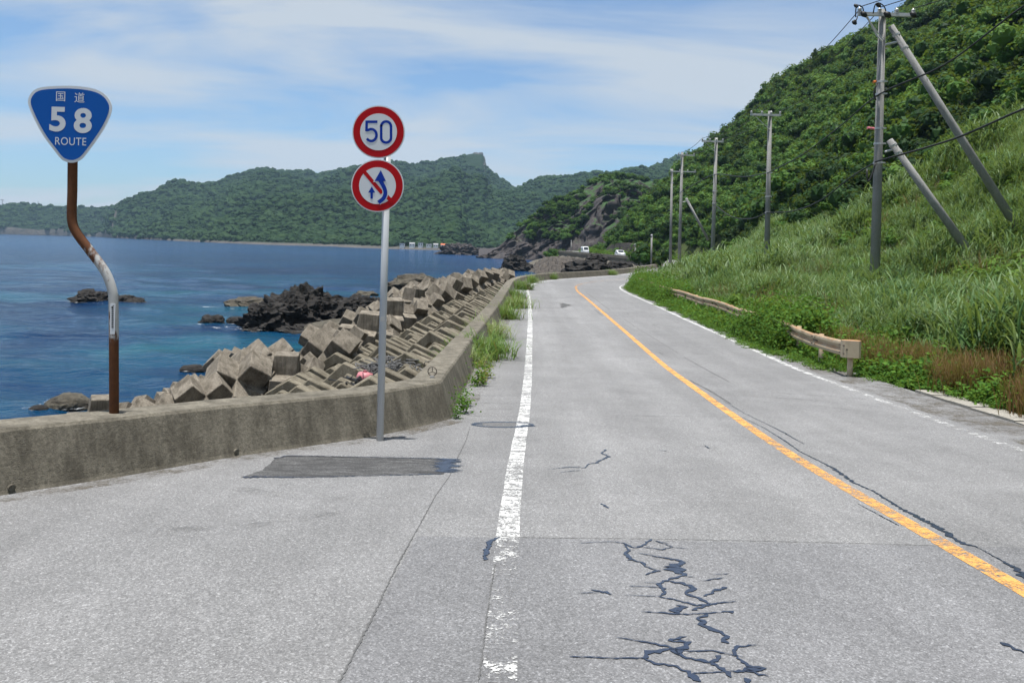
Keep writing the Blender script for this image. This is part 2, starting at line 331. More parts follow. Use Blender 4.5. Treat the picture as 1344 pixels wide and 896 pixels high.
# ------------------------------------------------------------------ sea
def water():
    m = MT('sea_water'); P = m.coord(); x, y, z = m.xyz()
    n = m.noise(.028, 5, .6, stretch=(1, 1.6, 1), dist=.6); n2 = m.noise(.12, 5, .6, stretch=(.6, 1.5, 1))
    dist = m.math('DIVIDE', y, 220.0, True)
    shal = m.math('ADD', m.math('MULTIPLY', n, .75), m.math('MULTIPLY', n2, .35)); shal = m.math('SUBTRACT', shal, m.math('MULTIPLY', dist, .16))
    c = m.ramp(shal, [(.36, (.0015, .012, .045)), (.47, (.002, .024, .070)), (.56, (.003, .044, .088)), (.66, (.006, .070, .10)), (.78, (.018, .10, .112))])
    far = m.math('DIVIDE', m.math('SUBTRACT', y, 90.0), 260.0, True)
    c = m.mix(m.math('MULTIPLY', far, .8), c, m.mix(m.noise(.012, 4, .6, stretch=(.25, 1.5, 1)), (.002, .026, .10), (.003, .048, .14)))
    w1 = m.noise(.55, 5, .62, stretch=(.55, 1.25, 1), dist=.4); w2 = m.noise(2.6, 4, .6, stretch=(.6, 1.2, 1), dist=.3); w3 = m.noise(.12, 3, .5, stretch=(.45, 1.3, 1))
    h = m.math('ADD', m.math('MULTIPLY', w1, 1.0), m.math('ADD', m.math('MULTIPLY', w2, .26), m.math('MULTIPLY', w3, 2.0)))
    p = m.bsdf(c, .12, .11, bump=h, bstr=1.0, bdist=.55); p.inputs['IOR'].default_value = 1.33
    return m.m
mb = MB(); R = 3000.0

wy = [-R, -1500, -500, -150, -40, 0, 8]; q_ = 11.0
while q_ < 520: wy.append(q_); q_ *= 1.0125
wy += [560, 700, 900, 1300, 2000, R]; wy = np.array(wy); aa = np.r_[np.linspace(-1, -.78, 6), np.linspace(-.76, .2, 300), np.linspace(.22, 1, 12)]
sx_ = np.maximum(np.abs(wy), 60.0); GXs = aa[None, :] * sx_[:, None]; GXs[:, 0] = -R; GXs[:, -1] = R; GYs = np.repeat(wy[:, None], len(aa), 1)
zs_ = np.zeros_like(GXs); wr = np.random.default_rng(5)
for k in range(26):
    lam = 1.1 * 1.2 ** (k * .5); ang = wr.normal(1.25, .5); ph = wr.uniform(0, 6.28); kk = 2 * math.pi / lam; amp = .0105 * lam ** .75 * wr.uniform(.6, 1.3)
    wob = .8 * np.sin(GXs * .11 + k) + .8 * np.sin(GYs * .07 + 2 * k); res = np.maximum(np.abs(GYs) * .0125, np.abs(GYs) * .0033); fade = np.clip((lam / np.maximum(res, .01) - 2.5) / 3, 0, 1)
    zs_ += amp * fade * (1 - np.abs(np.sin((GXs * math.cos(ang) + GYs * math.sin(ang)) * kk / 2 + ph + wob)) * 1.6)
zs_ *= (GYs > 9) * (GYs < 540)
mb.v = np.stack([GXs.ravel(), GYs.ravel(), SEA + zs_.ravel()], 1).tolist(); nx_ = len(aa)
mb.f = [(j * nx_ + i, j * nx_ + i + 1, (j + 1) * nx_ + i + 1, (j + 1) * nx_ + i) for j in range(len(wy) - 1) for i in range(nx_ - 1)]
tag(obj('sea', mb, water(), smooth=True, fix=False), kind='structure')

# ------------------------------------------------------------------ seawall line, road sheet
_g = [G(0, 650), G(150, 627), G(300, 600), G(500, 571.5)]; _d = (_g[0] - _g[2]); _b0 = _g[0] + _d * 6.0
_wl = [(_b0.x, _b0.y)] + [(q.x, q.y) for q in _g] + [(-.74, 10.55)]; WD = np.array([_g[2].x - _g[0].x, _g[2].y - _g[0].y]); WD /= np.linalg.norm(WD); WA = np.array([_g[0].x, _g[0].y])
ci0 = int(np.argmin(np.abs(CEN[:, 1] - 11.4)))
WALL_SEA = []
for i in range(ci0, len(CEN)):
    if CEN[i, 1] > 240: break
    q = off(i, -float(np.interp(CEN[i, 1], [11, 17, 40, 54, 70], [3.98, 4.1, 3.85, 3.6, 3.7]))); WALL_SEA.append(tuple(q))
_w1 = np.array(_wl); _w2 = np.array(WALL_SEA)
def resample(P, step):
    P = np.array(P, float); d = np.r_[0, np.cumsum(np.linalg.norm(np.diff(P, axis=0), axis=1))]; n = max(2, int(d[-1] / step) + 1); t = np.linspace(0, d[-1], n)
    return np.stack([np.interp(t, d, P[:, 0]), np.interp(t, d, P[:, 1])], 1)
WALL_LINE = np.vstack([resample(_w1, .4), resample(_w2, .4)])
_wy = [-60.0] + [q[1] for q in _wl] + [10.9]; _wx = [_wl[0][0] - (60 + _wl[0][1]) * WD[0] / WD[1]] + [q[0] for q in _wl] + [-.74]
def wall_x(y): return float(np.interp(y, _wy, _wx))
mb = MB(); rows = []; step = 1
for i in range(0, len(CEN), step):
    c = CEN[i]; uL = -4.5 if c[1] > 10.9 else (wall_x(c[1]) - .25 - c[0]); uR = 4.05
    if c[1] < -25: continue
    us = np.linspace(uL, uR, 18); r = []
    for u in us:
        q = off(i, u); r.append((q[0], q[1], float(zr(q[1]))))
    rows.append(r)
mb.loft(rows, closed=False)
road = tag(obj('road', mb, M_road, smooth=True), kind='structure')
def strip(name, u0, u1, y0, y1, dz, mat, jag=0.0):
    mb = MB(); rows = []
    for i in range(len(CEN)):
        if y0 <= CEN[i, 1] <= y1:
            a = off(i, u0 + rnd.uniform(-jag, jag)); b = off(i, u1 + rnd.uniform(-jag, jag)); mdl = (a + b) / 2
            rows.append([(p[0], p[1], float(zr(p[1])) + dz) for p in (a, mdl, b)])
    mb.loft(rows, closed=False); return obj(name, mb, mat, road)
strip('edge_line', -3.065, -2.91, -14, 130, .003, M_white, .004)
strip('edge_line', 2.85, 2.99, -14, 130, .003, M_white2, .006)
strip('centre_line', -.07, .07, -14, 150, .003, M_orange, .003)
def poly_sheet(name, pts, dz, mat, jag=0.0):
    P = [G(a, b, dz) for a, b in pts]; Q = []
    for i in range(len(P)):
        a, b = P[i], P[(i + 1) % len(P)]; n = max(1, int((b - a).length / .08))
        for k in range(n):
            q = a.lerp(b, k / n); Q.append((q.x + rnd.uniform(-jag, jag), q.y + rnd.uniform(-jag, jag), float(zr(q.y)) + dz))
    mb = MB(); c = np.mean(np.array(Q), 0); c[2] = float(zr(c[1])) + dz; n = len(Q)
    rings = [[tuple(np.array(q) * t + c * (1 - t)) for q in Q] for t in (1, .75, .5, .25)]
    rings = [[(p[0], p[1], float(zr(p[1])) + dz) for p in r] for r in rings]
    vs = [p for r in rings for p in r] + [tuple(c)]; fs = []
    for k in range(3):
        for i in range(n): fs.append((k * n + i, k * n + (i + 1) % n, (k + 1) * n + (i + 1) % n, (k + 1) * n + i))
    for i in range(n): fs.append((3 * n + i, 3 * n + (i + 1) % n, 4 * n))
    mb.add(vs, fs); return obj(name, mb, mat, road)
poly_sheet('asphalt_patch', [(318, 626), (345, 617), (362, 601), (378, 598), (480, 600), (592, 602), (588, 610), (583, 622), (470, 624), (400, 626)], .0022, M_patch, .012)
mE = asphalt('old_asphalt', .135, seams=False)
poly_sheet('asphalt_patch', [(660 + 38 * math.cos(a), 557.3 + 3.3 * math.sin(a) + .012 * 38 * math.cos(a)) for a in np.linspace(0, 2 * math.pi, 24, endpoint=False)], .0022, mE, .01)
def ribbon(name, lines, dz, mat, parent=road, jag=.55, px=True, sub=.018):
    """lines: list of (points, width or list of widths in metres) joined in one sheet"""
    mb = MB()
    for pts, w in lines:
        P = [G(a, b) for a, b in pts] if px else [Vector((a, b, 0)) for a, b in pts]
        ww = list(w) if isinstance(w, (list, tuple)) else [w] * len(P); ww = [q_ * (.55 if mat is M_seal else .8) for q_ in ww]
        D = []; Wd = []
        for i in range(len(P) - 1):
            n = max(1, min(60, int((P[i + 1] - P[i]).length / sub)))
            for k in range(n): D.append(P[i].lerp(P[i + 1], k / n)); Wd.append(ww[i] + (ww[i + 1] - ww[i]) * k / n)
        D.append(P[-1]); Wd.append(ww[-1]); L = []; Rr = []
        for i in range(len(D)):
            t = D[min(i + 1, len(D) - 1)] - D[max(i - 1, 0)]; t.z = 0; t = t.normalized() if t.length > 1e-9 else Vector((0, 1, 0)); nn = Vector((t.y, -t.x, 0)); j = rnd.uniform(-jag, jag) * Wd[i] * .8
            c = D[i] + nn * j; h = Wd[i] / 2 * rnd.uniform(1 - jag, 1 + jag)
            if i in (0, len(D) - 1): h *= .3
            a = c - nn * h; b = c + nn * h
            L.append((a.x, a.y, float(zr(a.y)) + dz)); Rr.append((b.x, b.y, float(zr(b.y)) + dz))
        mb.loft([[a, b] for a, b in zip(L, Rr)], closed=False)
    return obj(name, mb, mat, parent)
def Z(pts, ox, oy, k): return [(ox + a / k, oy + b / k) for a, b in pts]
cz = lambda p: Z(p, 740, 690, 4.35)
ribbon('crack_seal', [
    (cz([(90, 100), (270, 90), (340, 100), (400, 125), (440, 120), (480, 90), (500, 76)]), [.01, .015, .02, .03, .03, .035, .02]),
    (cz([(350, 110), (368, 140), (352, 152), (385, 190), (362, 196)]), [.02, .04, .045, .05, .02]),
    (cz([(385, 195), (440, 207), (470, 232), (545, 258), (490, 270), (465, 282)]), [.015, .03, .035, .03, .03, .03]),
    (cz([(440, 120), (560, 136), (622, 121), (520, 86), (590, 101)]), [.02, .015, .015, .015, .02]),
    (cz([(622, 122), (710, 132)]), .012),
    (cz([(420, 155), (550, 180), (650, 195), (685, 210), (625, 222), (640, 240), (610, 250), (655, 262), (695, 274), (640, 295), (560, 322), (545, 336), (580, 375), (545, 402)]), [.012, .025, .04, .05, .08, .14, .13, .08, .05, .04, .035, .04, .045, .025]),
    (cz([(340, 397), (540, 403), (650, 426), (760, 456), (830, 450)]), [.008, .015, .03, .025, .03]),
    (cz([(460, 323), (560, 330)]), .014), (cz([(370, 345), (545, 350)]), .012), (cz([(690, 288), (745, 295)]), .012),
    (cz([(600, 315), (700, 336), (762, 360), (685, 382), (770, 415), (840, 446), (990, 432)]), [.02, .05, .045, .045, .035, .03, .012]),
    (cz([(835, 450), (780, 466), (735, 484)]), [.03, .035, .04]),
    (cz([(440, 490), (600, 500), (700, 506), (800, 501), (880, 496), (970, 488)]), [.01, .03, .02, .015, .02, .045]),
    (cz([(640, 455), (685, 465), (622, 484), (660, 499)]), [.03, .05, .07, .07]),
    (cz([(825, 508), (760, 530), (815, 549), (780, 565), (840, 590), (890, 611), (945, 632), (900, 646), (940, 672)]), [.04, .02, .045, .04, .045, .05, .035, .03, .06]),
    (cz([(300, 637), (450, 661), (600, 691), (650, 722), (722, 664), (645, 660), (600, 655), (702, 630)]), [.01, .02, .03, .07, .045, .03, .04, .015]),
    (cz([(30, 747), (300, 757), (460, 757), (492, 728), (600, 706), (720, 716), (850, 713), (950, 736), (1022, 748)]), [.014, .014, .02, .065, .03, .018, .018, .02, .012]),
    (cz([(460, 757), (520, 786), (650, 801), (722, 846), (772, 892)]), [.03, .022, .03, .06, .05]),
    (cz([(640, 725), (700, 756), (830, 780), (905, 746)]), [.05, .03, .04, .045]),
    (cz([(830, 780), (930, 826), (962, 866)]), [.03, .06, .05]),
    (cz([(1100, 680), (1000, 690), (965, 722), (985, 746), (1050, 800), (1140, 816), (1030, 830), (1172, 860)]), [.012, .03, .035, .025, .035, .03, .07, .02]),
    (cz([(722, 846), (850, 839), (960, 831), (1030, 830)]), [.025, .016, .02, .05]),
    (cz([(1030, 870), (1065, 900)]), [.05, .06]),
    (cz([(150, 365), (240, 381), (275, 393)]), [.012, .035, .012]), (cz([(95, 385), (240, 378)]), .01),
    (cz([(795, 403), (850, 381), (925, 349)]), [.012, .045, .045]), (cz([(850, 278), (940, 275)]), .014), (cz([(785, 316), (860, 305), (922, 296)]), [.008, .022, .008]),
    ([(656, 704), (642, 712), (639, 722), (636, 735)], [.03, .05, .05, .06]),
    ([(1312, 843), (1326, 849), (1346, 857)], [.05, .06, .03]),
    ([(719, 616), (748, 613), (768, 614), (772, 609), (787, 607)], [.012, .03, .03, .02, .04]), ([(782, 607), (800, 599), (789, 595), (796, 590)], [.04, .05, .03, .04]), ([(735, 620), (762, 617)], .02),
    ([(789, 661), (799, 667)], [.04, .03]), ([(864, 591), (876, 592)], .03), ([(925, 585), (931, 589)], .03)], .0045, M_seal)
oz = lambda p: Z(p, 960, 540, 2.8)
ribbon('joint_seal', [
    (oz([(-30, -40), (45, 5), (130, 46), (190, 76), (240, 105), (270, 120)]), [.01, .012, .014, .03, .02, .01]),
    (oz([(40, 22), (120, 60), (200, 110), (250, 146), (340, 191), (380, 212), (450, 262), (520, 292), (640, 366), (700, 395), (780, 440), (850, 486), (900, 497)]), [.012, .014, .03, .02, .025, .07, .05, .035, .05, .075, .08, .06, .03]),
    (oz([(890, 492), (1000, 552), (1040, 575), (1075, 604), (1130, 640)]), [.015, .02, .06, .09, .08]),
    ([(1126, 661), (1180, 690)], [.01, .02])], .0045, M_seal)
sx = lambda p: Z(p, 700, 340, 4.48)
ribbon('open_joint', [
    (sx([(528, 350), (620, 412), (700, 460), (850, 552)]), .018), (sx([(885, 575), (1000, 640), (1150, 720)]), .018), (sx([(1150, 720), (920, 712)]), .013), (sx([(920, 712), (1040, 775), (1165, 852)]), [.03, .035, .03]),
    (sx([(310, 195), (450, 300)]), .035), (sx([(450, 298), (345, 297)]), .03), (sx([(360, 298), (405, 332)]), .04), (sx([(550, 316), (630, 320)]), .03), (sx([(560, 328), (550, 315)]), .03), (sx([(700, 385), (745, 405)]), .03), (sx([(700, 385), (825, 398)]), .03),
    (sx([(735, 549), (765, 562)]), .035), (sx([(735, 548), (800, 556)]), .02), (sx([(560, 322), (690, 330)]), .02), (sx([(60, 490), (125, 490)]), .012),
    ([(655, 704.5), (740, 706), (850, 707), (1000, 710), (1130, 713), (1240, 716)], [.007, .008, .007, .008, .007, .007]),
    ([(590, 625), (572, 650), (548, 694), (525, 735), (505, 775), (488, 812), (470, 847), (440, 905)], [.006, .007, .009, .01, .009, .012, .012, .012]),
    ([(590, 625), (601, 600), (612, 577), (617, 560)], [.006, .01, .008, .006]),
    ([(760, 545), (870, 546), (965, 547)], [.006, .012, .006]), ([(655, 896), (640, 896)], .01),
    ([(650, 740), (645, 770), (640, 800), (634, 850), (628, 896)], .008)], .004, M_joint)
tl = []
for yy in (503, 511, 519, 529, 537, 546):
    x0 = 617 + (556 - yy) * .12; tl.append(([(x0, yy), (682 + (556 - yy) * .1, yy + rnd.uniform(-.4, .6))], .012))
ribbon('shoulder_joint', tl, .004, M_joint)
ribbon('patch_edge', [([(318, 626), (345, 626), (400, 626.5), (470, 625), (580, 622)], [.1, .07, .03, .025, .03]), ([(360, 602), (378, 598), (480, 600), (590, 602)], [.06, .05, .03, .04]),
    ([(591, 602), (586, 610), (583, 620)], [.3, .36, .26])], .0045, M_seal)
el = [(660 + 39 * math.cos(a), 557.3 + 3.4 * math.sin(a) + .012 * 39 * math.cos(a)) for a in np.linspace(0, 2 * math.pi, 33)]
ribbon('patch_edge', [(el, .085), ([(676, 560), (690, 559), (703, 559)], [.05, .2, .08]), ([(620, 556.5), (634, 556.5)], [.05, .1])], .0045, M_seal, jag=.25)
ribbon('patch_edge', [([(700, 397), (738, 397.6), (743, 400), (738, 404), (700, 404)], [.03, .05, .5, .08, .03])], .004, M_joint)

m = MT('roadside_grit'); n_ = m.math('ADD', m.math('MULTIPLY', m.noise(2.2, 6, .7), .6), m.math('MULTIPLY', m.noise(26, 4, .7), .4)); m.bsdf(m.mix(m.noise(60, 3), (.06, .052, .042), (.17, .15, .12)), .95, .1, alpha=m.ramp(n_, [(.46, 0.0), (.62, .75)])); M_grit = m.m
strip('edge_grit', 3.15, 4.03, -14, 110, .0018, M_grit, .05); strip('edge_grit', -4.12, -3.72, 11.5, 75, .0018, M_grit, .04)
mb = MB(); rows = []
for yq in np.linspace(-9, 10.45, 60):
    xw = wall_x(yq); rows.append([(xw + a, yq - a * .35, float(zr(yq - a * .35)) + .0018) for a in (-.02, .12, .24)])
mb.loft(rows, closed=False); obj('edge_grit', mb, M_grit, road)
m = MT('tyre_mark'); m.bsdf((.05, .05, .05), .9, .1, alpha=m.ramp(m.noise(3.5, 6, .7), [(.45, 0.0), (.8, .32)]))
ribbon('tyre_mark', [([(955, 513), (1010, 515), (1080, 519), (1140, 524)], .14), ([(965, 519), (1040, 523), (1110, 529), (1160, 534)], .12), ([(1000, 527), (1080, 533), (1130, 539)], .1), ([(300, 640), (420, 655), (520, 650)], .2), ([(150, 700), (330, 690), (450, 672)], .16)], .0016, m.m, jag=.12, sub=.1)

# ------------------------------------------------------------------ hillside and shore sheets
def grid_sheet(name, X, Y, Zf, keep, mat):
    GX, GY = np.meshgrid(X, Y); zv = Zf(GX, GY); nx = len(X); mb = MB()
    k = keep(GX, GY).reshape(GX.shape); V = np.stack([GX.ravel(), GY.ravel(), zv], 1); mb.v = V.tolist()
    for j in range(len(Y) - 1):
        for i in range(nx - 1):
            if k[j, i] or k[j, i + 1] or k[j + 1, i] or k[j + 1, i + 1]: mb.f.append((j * nx + i, j * nx + i + 1, (j + 1) * nx + i + 1, (j + 1) * nx + i))
    return obj(name, mb, mat, smooth=True, fix=False)
hx = np.r_[np.arange(5, 40, .8), np.arange(40, 170, 2.5)]; hy = np.r_[np.arange(-25, 80, 1.0), np.arange(80, 300, 2.5)]
hillside = tag(grid_sheet('hillside', hx, hy, hill_z, lambda X, Y: u_of(X, Y)[0] > 3.4, M_soil), kind='structure')
def shore_z(X, Y):
    X = np.asarray(X, float).ravel(); Y = np.asarray(Y, float).ravel(); i, d = dist_to(WALL_LINE, X, Y)
    b = np.minimum(zr(Y), -.3); q = np.interp(d, [0, .5, 4.5, 7.5, 11, 18, 40], [-.85, -.9, -1.9, -2.9, -4.2, -5.5, -6.5])
    return b + q + fbm(X, Y, .35, 3, 4.4) * .35
def shore_keep(X, Y):
    X = X.ravel(); Y = Y.ravel(); i, d = dist_to(WALL_LINE, X, Y); u, _ = u_of(X, Y)
    wx = np.interp(Y, _wy, _wx)
    return (d < 26) & np.where(Y < 10.9, X < wx - .15, u < -3.9)
tag(grid_sheet('shore', np.arange(-40, 32, .8), np.arange(-14, 262, 1.0), shore_z, shore_keep, M_shore), kind='structure')

# ------------------------------------------------------------------ seawall
seawall = thing('seawall', 'low weathered grey concrete seawall along the seaward edge of the road', 'seawall', (-.74, 10.55, float(zr(10.55))))
def wall_section(P, capped=True):
    P = np.array(P); T = np.gradient(P, axis=0); T /= np.linalg.norm(T, axis=1)[:, None]; N = np.stack([-T[:, 1], T[:, 0]], 1)  # seaward
    prof = [(0, -.25), (0.0, 0.0), (.015, .03), (.15, .455), (.175, .48), (.55, .48), (.57, .46), (.62, -1.6)]
    rings = []
    for p, n in zip(P, N):
        rings.append([(p[0] + n[0] * a, p[1] + n[1] * a, float(zr(p[1])) + h) for a, h in prof])
    mb = MB(); mb.loft(rings); return mb
def cut(P, y0, y1, gap=.012):
    d = np.r_[0, np.cumsum(np.linalg.norm(np.diff(P, axis=0), axis=1))]; t = np.linspace(y0 + gap / 2, y1 - gap / 2, max(3, int((y1 - y0) / .5)))
    return np.stack([np.interp(t, d, P[:, 0]), np.interp(t, d, P[:, 1])], 1), d[-1]
def miter(P, N0, N1): return P
A = resample(np.array(_wl), .25); LA = cut(A, 0, 1)[1]
for a, b in ((0, LA - 14.5), (LA - 14.5, LA - 7.2), (LA - 7.2, LA)):
    P, _ = cut(A, a, b, .0 if b == LA else .012); mbw = wall_section(P)
    if b == LA:                                   # mitre the last ring on the corner so both runs meet
        n = 8; t = np.array([0.50, .866]); nb = np.array([-.74, .67]); nb /= np.linalg.norm(nb)
        for k, (aa, h) in enumerate([(0, -.25), (0.0, 0.0), (.015, .03), (.15, .455), (.175, .48), (.55, .48), (.57, .46), (.62, -1.6)]):
            q = np.array([-.74, 10.55]) + np.array([-.98, .32]) * aa * 1.06; mbw.v[len(mbw.v) - n + k] = (q[0], q[1], float(zr(10.55)) + h)
    obj('wall_section', mbw, M_wall, seawall)
B = np.vstack([[(-.74, 10.55)], resample(_w2, .3)]); LB = cut(B, 0, 1)[1]
s0 = 0.0; k = 0
while s0 < LB - .5:
    L = 6.5 if k == 0 else (10 if s0 < 70 else 40); e = min(LB, s0 + L); P, _ = cut(B, s0, e, .014 if k else .0); mbw = wall_section(P)
    if k == 0:
        for kk, (aa, h) in enumerate([(0, -.25), (0.0, 0.0), (.015, .03), (.15, .455), (.175, .48), (.55, .48), (.57, .46), (.62, -1.6)]):
            q = np.array([-.74, 10.55]) + np.array([-.98, .32]) * aa * 1.06; mbw.v[kk] = (q[0], q[1], float(zr(10.55)) + h)
    obj('wall_section', mbw, M_wall, seawall); s0 = e; k += 1
m = MT('rust_stain'); x, y, z = m.xyz(); n = m.noise(7, 5, .65, stretch=(3, 3, .7)); f = m.math('ADD', n, m.math('MULTIPLY', m.math('ADD', z, .14), 1.1)); m.bsdf(m.mix(m.noise(9, 4), (.22, .10, .025), (.30, .21, .09)), .9, .15, alpha=m.ramp(f, [(.45, 0.0), (.9, .6)])); M_stain = m.m
def on_wall_face(t, h):                           # point on the slanted face of the near run; t along it from (-4,6.3)
    d = WD; p = WA + d * t; n = np.array([-d[1], d[0]]); a = np.interp(h, [0, .03, .455], [0, .015, .15]) - .004
    q = p + n * a; return (q[0], q[1], float(zr(p[1])) + h)
T58 = (_g[1] - _g[0]).length; mb = MB(); rows = [[on_wall_face(t, h) for t in np.linspace(T58 - .13 + .04 * (1 - h / .45), T58 + .17 - .10 * (1 - h / .45), 5)] for h in np.linspace(.06, .452, 8)]; mb.loft(rows, closed=False)
obj('rust_stain', mb, M_stain, seawall)
M_cap = plain('grey_plastic', (.34, .34, .33), .6)
for tq in (.08, (_g[2] - _g[0]).length * 1.04, (_g[3] - _g[0]).length * 1.03):
    g = Vector(on_wall_face(tq, .0)); d = WD; nrm = Vector((d[1], -d[0], 0)); c = g + Vector((0, 0, .045)); mb = MB(); mb.tube([c - nrm * .1, c + nrm * .008], [.026, .026], 14); obj('drain_pipe', mb, M_wall, seawall)

# delineator frame on the wall corner
g = W(567, 503, 10.95); M_dark = plain('rusty_dark_steel', (.09, .075, .065), .7, .3, .2, .3, 20)
dl = thing('delineator', 'small broken delineator with a three spoked ring on the seawall corner', 'delineator', g)
mb = MB(); mb.box(g + Vector((0, 0, .005)), (.17, .1, .02)); obj('base_plate', mb, M_dark, dl)
mb = MB(); mb.box(g + Vector((0, 0, .055)), (.06, .05, .10)); obj('post', mb, M_cap, dl)
c = g + Vector((0, 0, .165)); mb = MB(); mb.tube([c + Vector((math.cos(a) * .06, 0, math.sin(a) * .06)) for a in np.linspace(0, 2 * math.pi, 25)], .0065, 6); obj('ring', mb, M_dark, dl, True)
for a in (90, 210, 330):
    mb = MB(); mb.tube([c, c + Vector((math.cos(math.radians(a)) * .06, 0, math.sin(math.radians(a)) * .06))], .005, 6); obj('spoke', mb, M_dark, dl)

# ------------------------------------------------------------------ ribbed revetment beside the seawall
rev = thing('revetment', 'ribbed concrete revetment of gabled blocks in rows below the seawall', 'revetment', (-1.6, 13, -1.6))
def rib_mesh(seed):
    r = random.Random(seed); j = lambda a: r.uniform(-a, a); mb = MB()
    P = [(0, -.02), (.98 + j(.08), .40 + j(.05)), (1.46, .02), (1.46, -.25), (1.36, -.25), (.95, .12), (.1, -.3), (0, -.3)]
    w = .31; mb.extrude([(-w / 2, a, b) for a, b in P], (w, 0, 0)); me = fixn(mesh_of('rib_block', mb, M_rib))
    b = bmesh.new(); b.from_mesh(me); bmesh.ops.bevel(b, geom=b.edges[:], offset=.022, segments=1, affect='EDGES'); b.to_mesh(me); b.free(); return me
RIBS = [rib_mesh(i) for i in range(6)]
WP = resample(_w2[: int(np.argmax(_w2[:, 1] > 66))], .44); WT = np.gradient(WP, axis=0); WT /= np.linalg.norm(WT, axis=1)[:, None]
nrib = 0
for row, (v0, dz0) in enumerate(((.66, -.50), (2.02, -.80), (3.38, -1.18))):
    for i in range(2, len(WP) - 1):
        if nrib >= 298 and WP[i, 1] > 0: break
        if row == 2 and WP[i, 1] > 46: break
        n = Vector((-WT[i, 1], WT[i, 0], 0)); t = Vector((WT[i, 0], WT[i, 1], 0)); grp = (i // 5) % 2
        p = Vector((WP[i, 0], WP[i, 1], float(zr(WP[i, 1])))) + n * (v0 + rnd.uniform(-.05, .05) + (.14 if grp else -.1)) + Vector((0, 0, dz0 + rnd.uniform(-.035, .035) + (.07 if grp else -.07) + (.05 if i % 2 else -.02)))
        o = inst('rib_block', RIBS[rnd.randrange(6)], p - rev.location, (0, 0, 0), 1.0, rev)
        M3 = Matrix((t, n, Vector((0, 0, 1)))).transposed() @ Euler((rnd.uniform(-.05, .05), rnd.uniform(-.06, .06), rnd.uniform(-.06, .06))).to_matrix()
        o.rotation_euler = M3.to_euler(); o.scale = (rnd.uniform(.92, 1.04), rnd.uniform(.95, 1.05), rnd.uniform(.9, 1.1)); nrib += 1

# ------------------------------------------------------------------ six-legged armour blocks
def hexapod(seed):
    r = random.Random(seed); b = bmesh.new(); s = .44; tip = .40; L = 1.12
    dirs = [(1, 0, 0), (-1, 0, 0), (0, 1, 0), (0, -1, 0), (0, 0, 1), (0, 0, -1)]; V = {}
    for c in [(x, y, z) for x in (-1, 1) for y in (-1, 1) for z in (-1, 1)]: V[c] = b.verts.new([k * s for k in c])
    for d in dirs:
        ax = [k for k in range(3) if d[k]][0]; u, v = [k for k in range(3) if k != ax]; base = []; top = []
        for a, e in ((-1, -1), (1, -1), (1, 1), (-1, 1)):
            c = [0, 0, 0]; c[ax] = d[ax]; c[u] = a; c[v] = e; base.append(V[tuple(c)])
            q = [0, 0, 0]; q[ax] = d[ax] * L * r.uniform(.97, 1.03); q[u] = a * tip; q[v] = e * tip; top.append(b.verts.new(q))
        for i in range(4): b.faces.new((base[i], base[(i + 1) % 4], top[(i + 1) % 4], top[i]))
        b.faces.new(top)
    bmesh.ops.recalc_face_normals(b, faces=b.faces[:]); bmesh.ops.bevel(b, geom=b.edges[:], offset=.022, segments=1, affect='EDGES')
    bmesh.ops.subdivide_edges(b, edges=[e for e in b.edges if e.calc_length() > .25], cuts=2, use_grid_fill=True)
    for v in b.verts: v.co += Vector(noise.noise_vector(v.co * 2.3 + Vector((seed * 7, 0, 0)))) * .022
    me = bpy.data.meshes.new('armour_block'); b.to_mesh(me); b.free(); me.materials.append(M_block); return me
HEX = [hexapod(i) for i in range(4)]
near = [(440, 466, 24, (.62, .61, .0), 1.0, 'large twin faced concrete armour block, highest of those just left of the white pole'),
 (372, 500, 22, (.05, .1, .2), .95, 'concrete armour block with a broad dark square front, directly behind the seawall'),
 (318, 506, 21.5, (.70, .5, .6), 1.0, 'concrete armour block with a pointed grey front, third along the seawall from the bent pole'),
 (262, 531, 20.5, (.62, .7, 1.1), .85, 'yellow stained armour block with a black shadowed front just over the seawall'),
 (205, 560, 19.5, (.75, .6, .2), .8, 'pale armour block whose tip alone shows over the seawall beside the rusty pole'),
 (130, 562, 19.5, (.1, .1, .5), .8, 'brownish armour block showing over the seawall right at the bent pole'),
 (230, 530, 23.5, (.3, .2, .9), .62, 'small ochre armour block at the water edge behind the pale tip'),
 (352, 476, 25, (.7, .62, 1.4), .95, 'light grey armour block wedged behind the pointed one'),
 (300, 492, 25.0, (.5, .75, .3), .8, 'armour block at the water edge with one pale square leg up'),
 (480, 440, 28, (.08, .15, .1), 1.0, 'armour block with a flat topped leg standing up against the white pole'),
 (425, 448, 29, (.62, .6, 2.0), .9, 'armour block half hidden behind the twin faced one'),
 (305, 473, 32, (.7, .5, .3), .55, 'dark wet armour block lying farthest out in the shallow water'),
 (327, 473, 32, (.4, .7, 1.3), .55, 'wet olive brown armour block in the shallow water beside the dark one'),
 (513, 420, 32, (.12, .08, .3), 1.05, 'armour block with a dark upright square face right of the white pole'),
 (540, 402, 36, (.1, .12, 1.0), 1.0, 'armour block with a bright white flat top beside the dark rocks'),
 (500, 436, 30, (.7, .55, .7), .85, 'armour block crossing behind the white pole below the flat topped ones')]
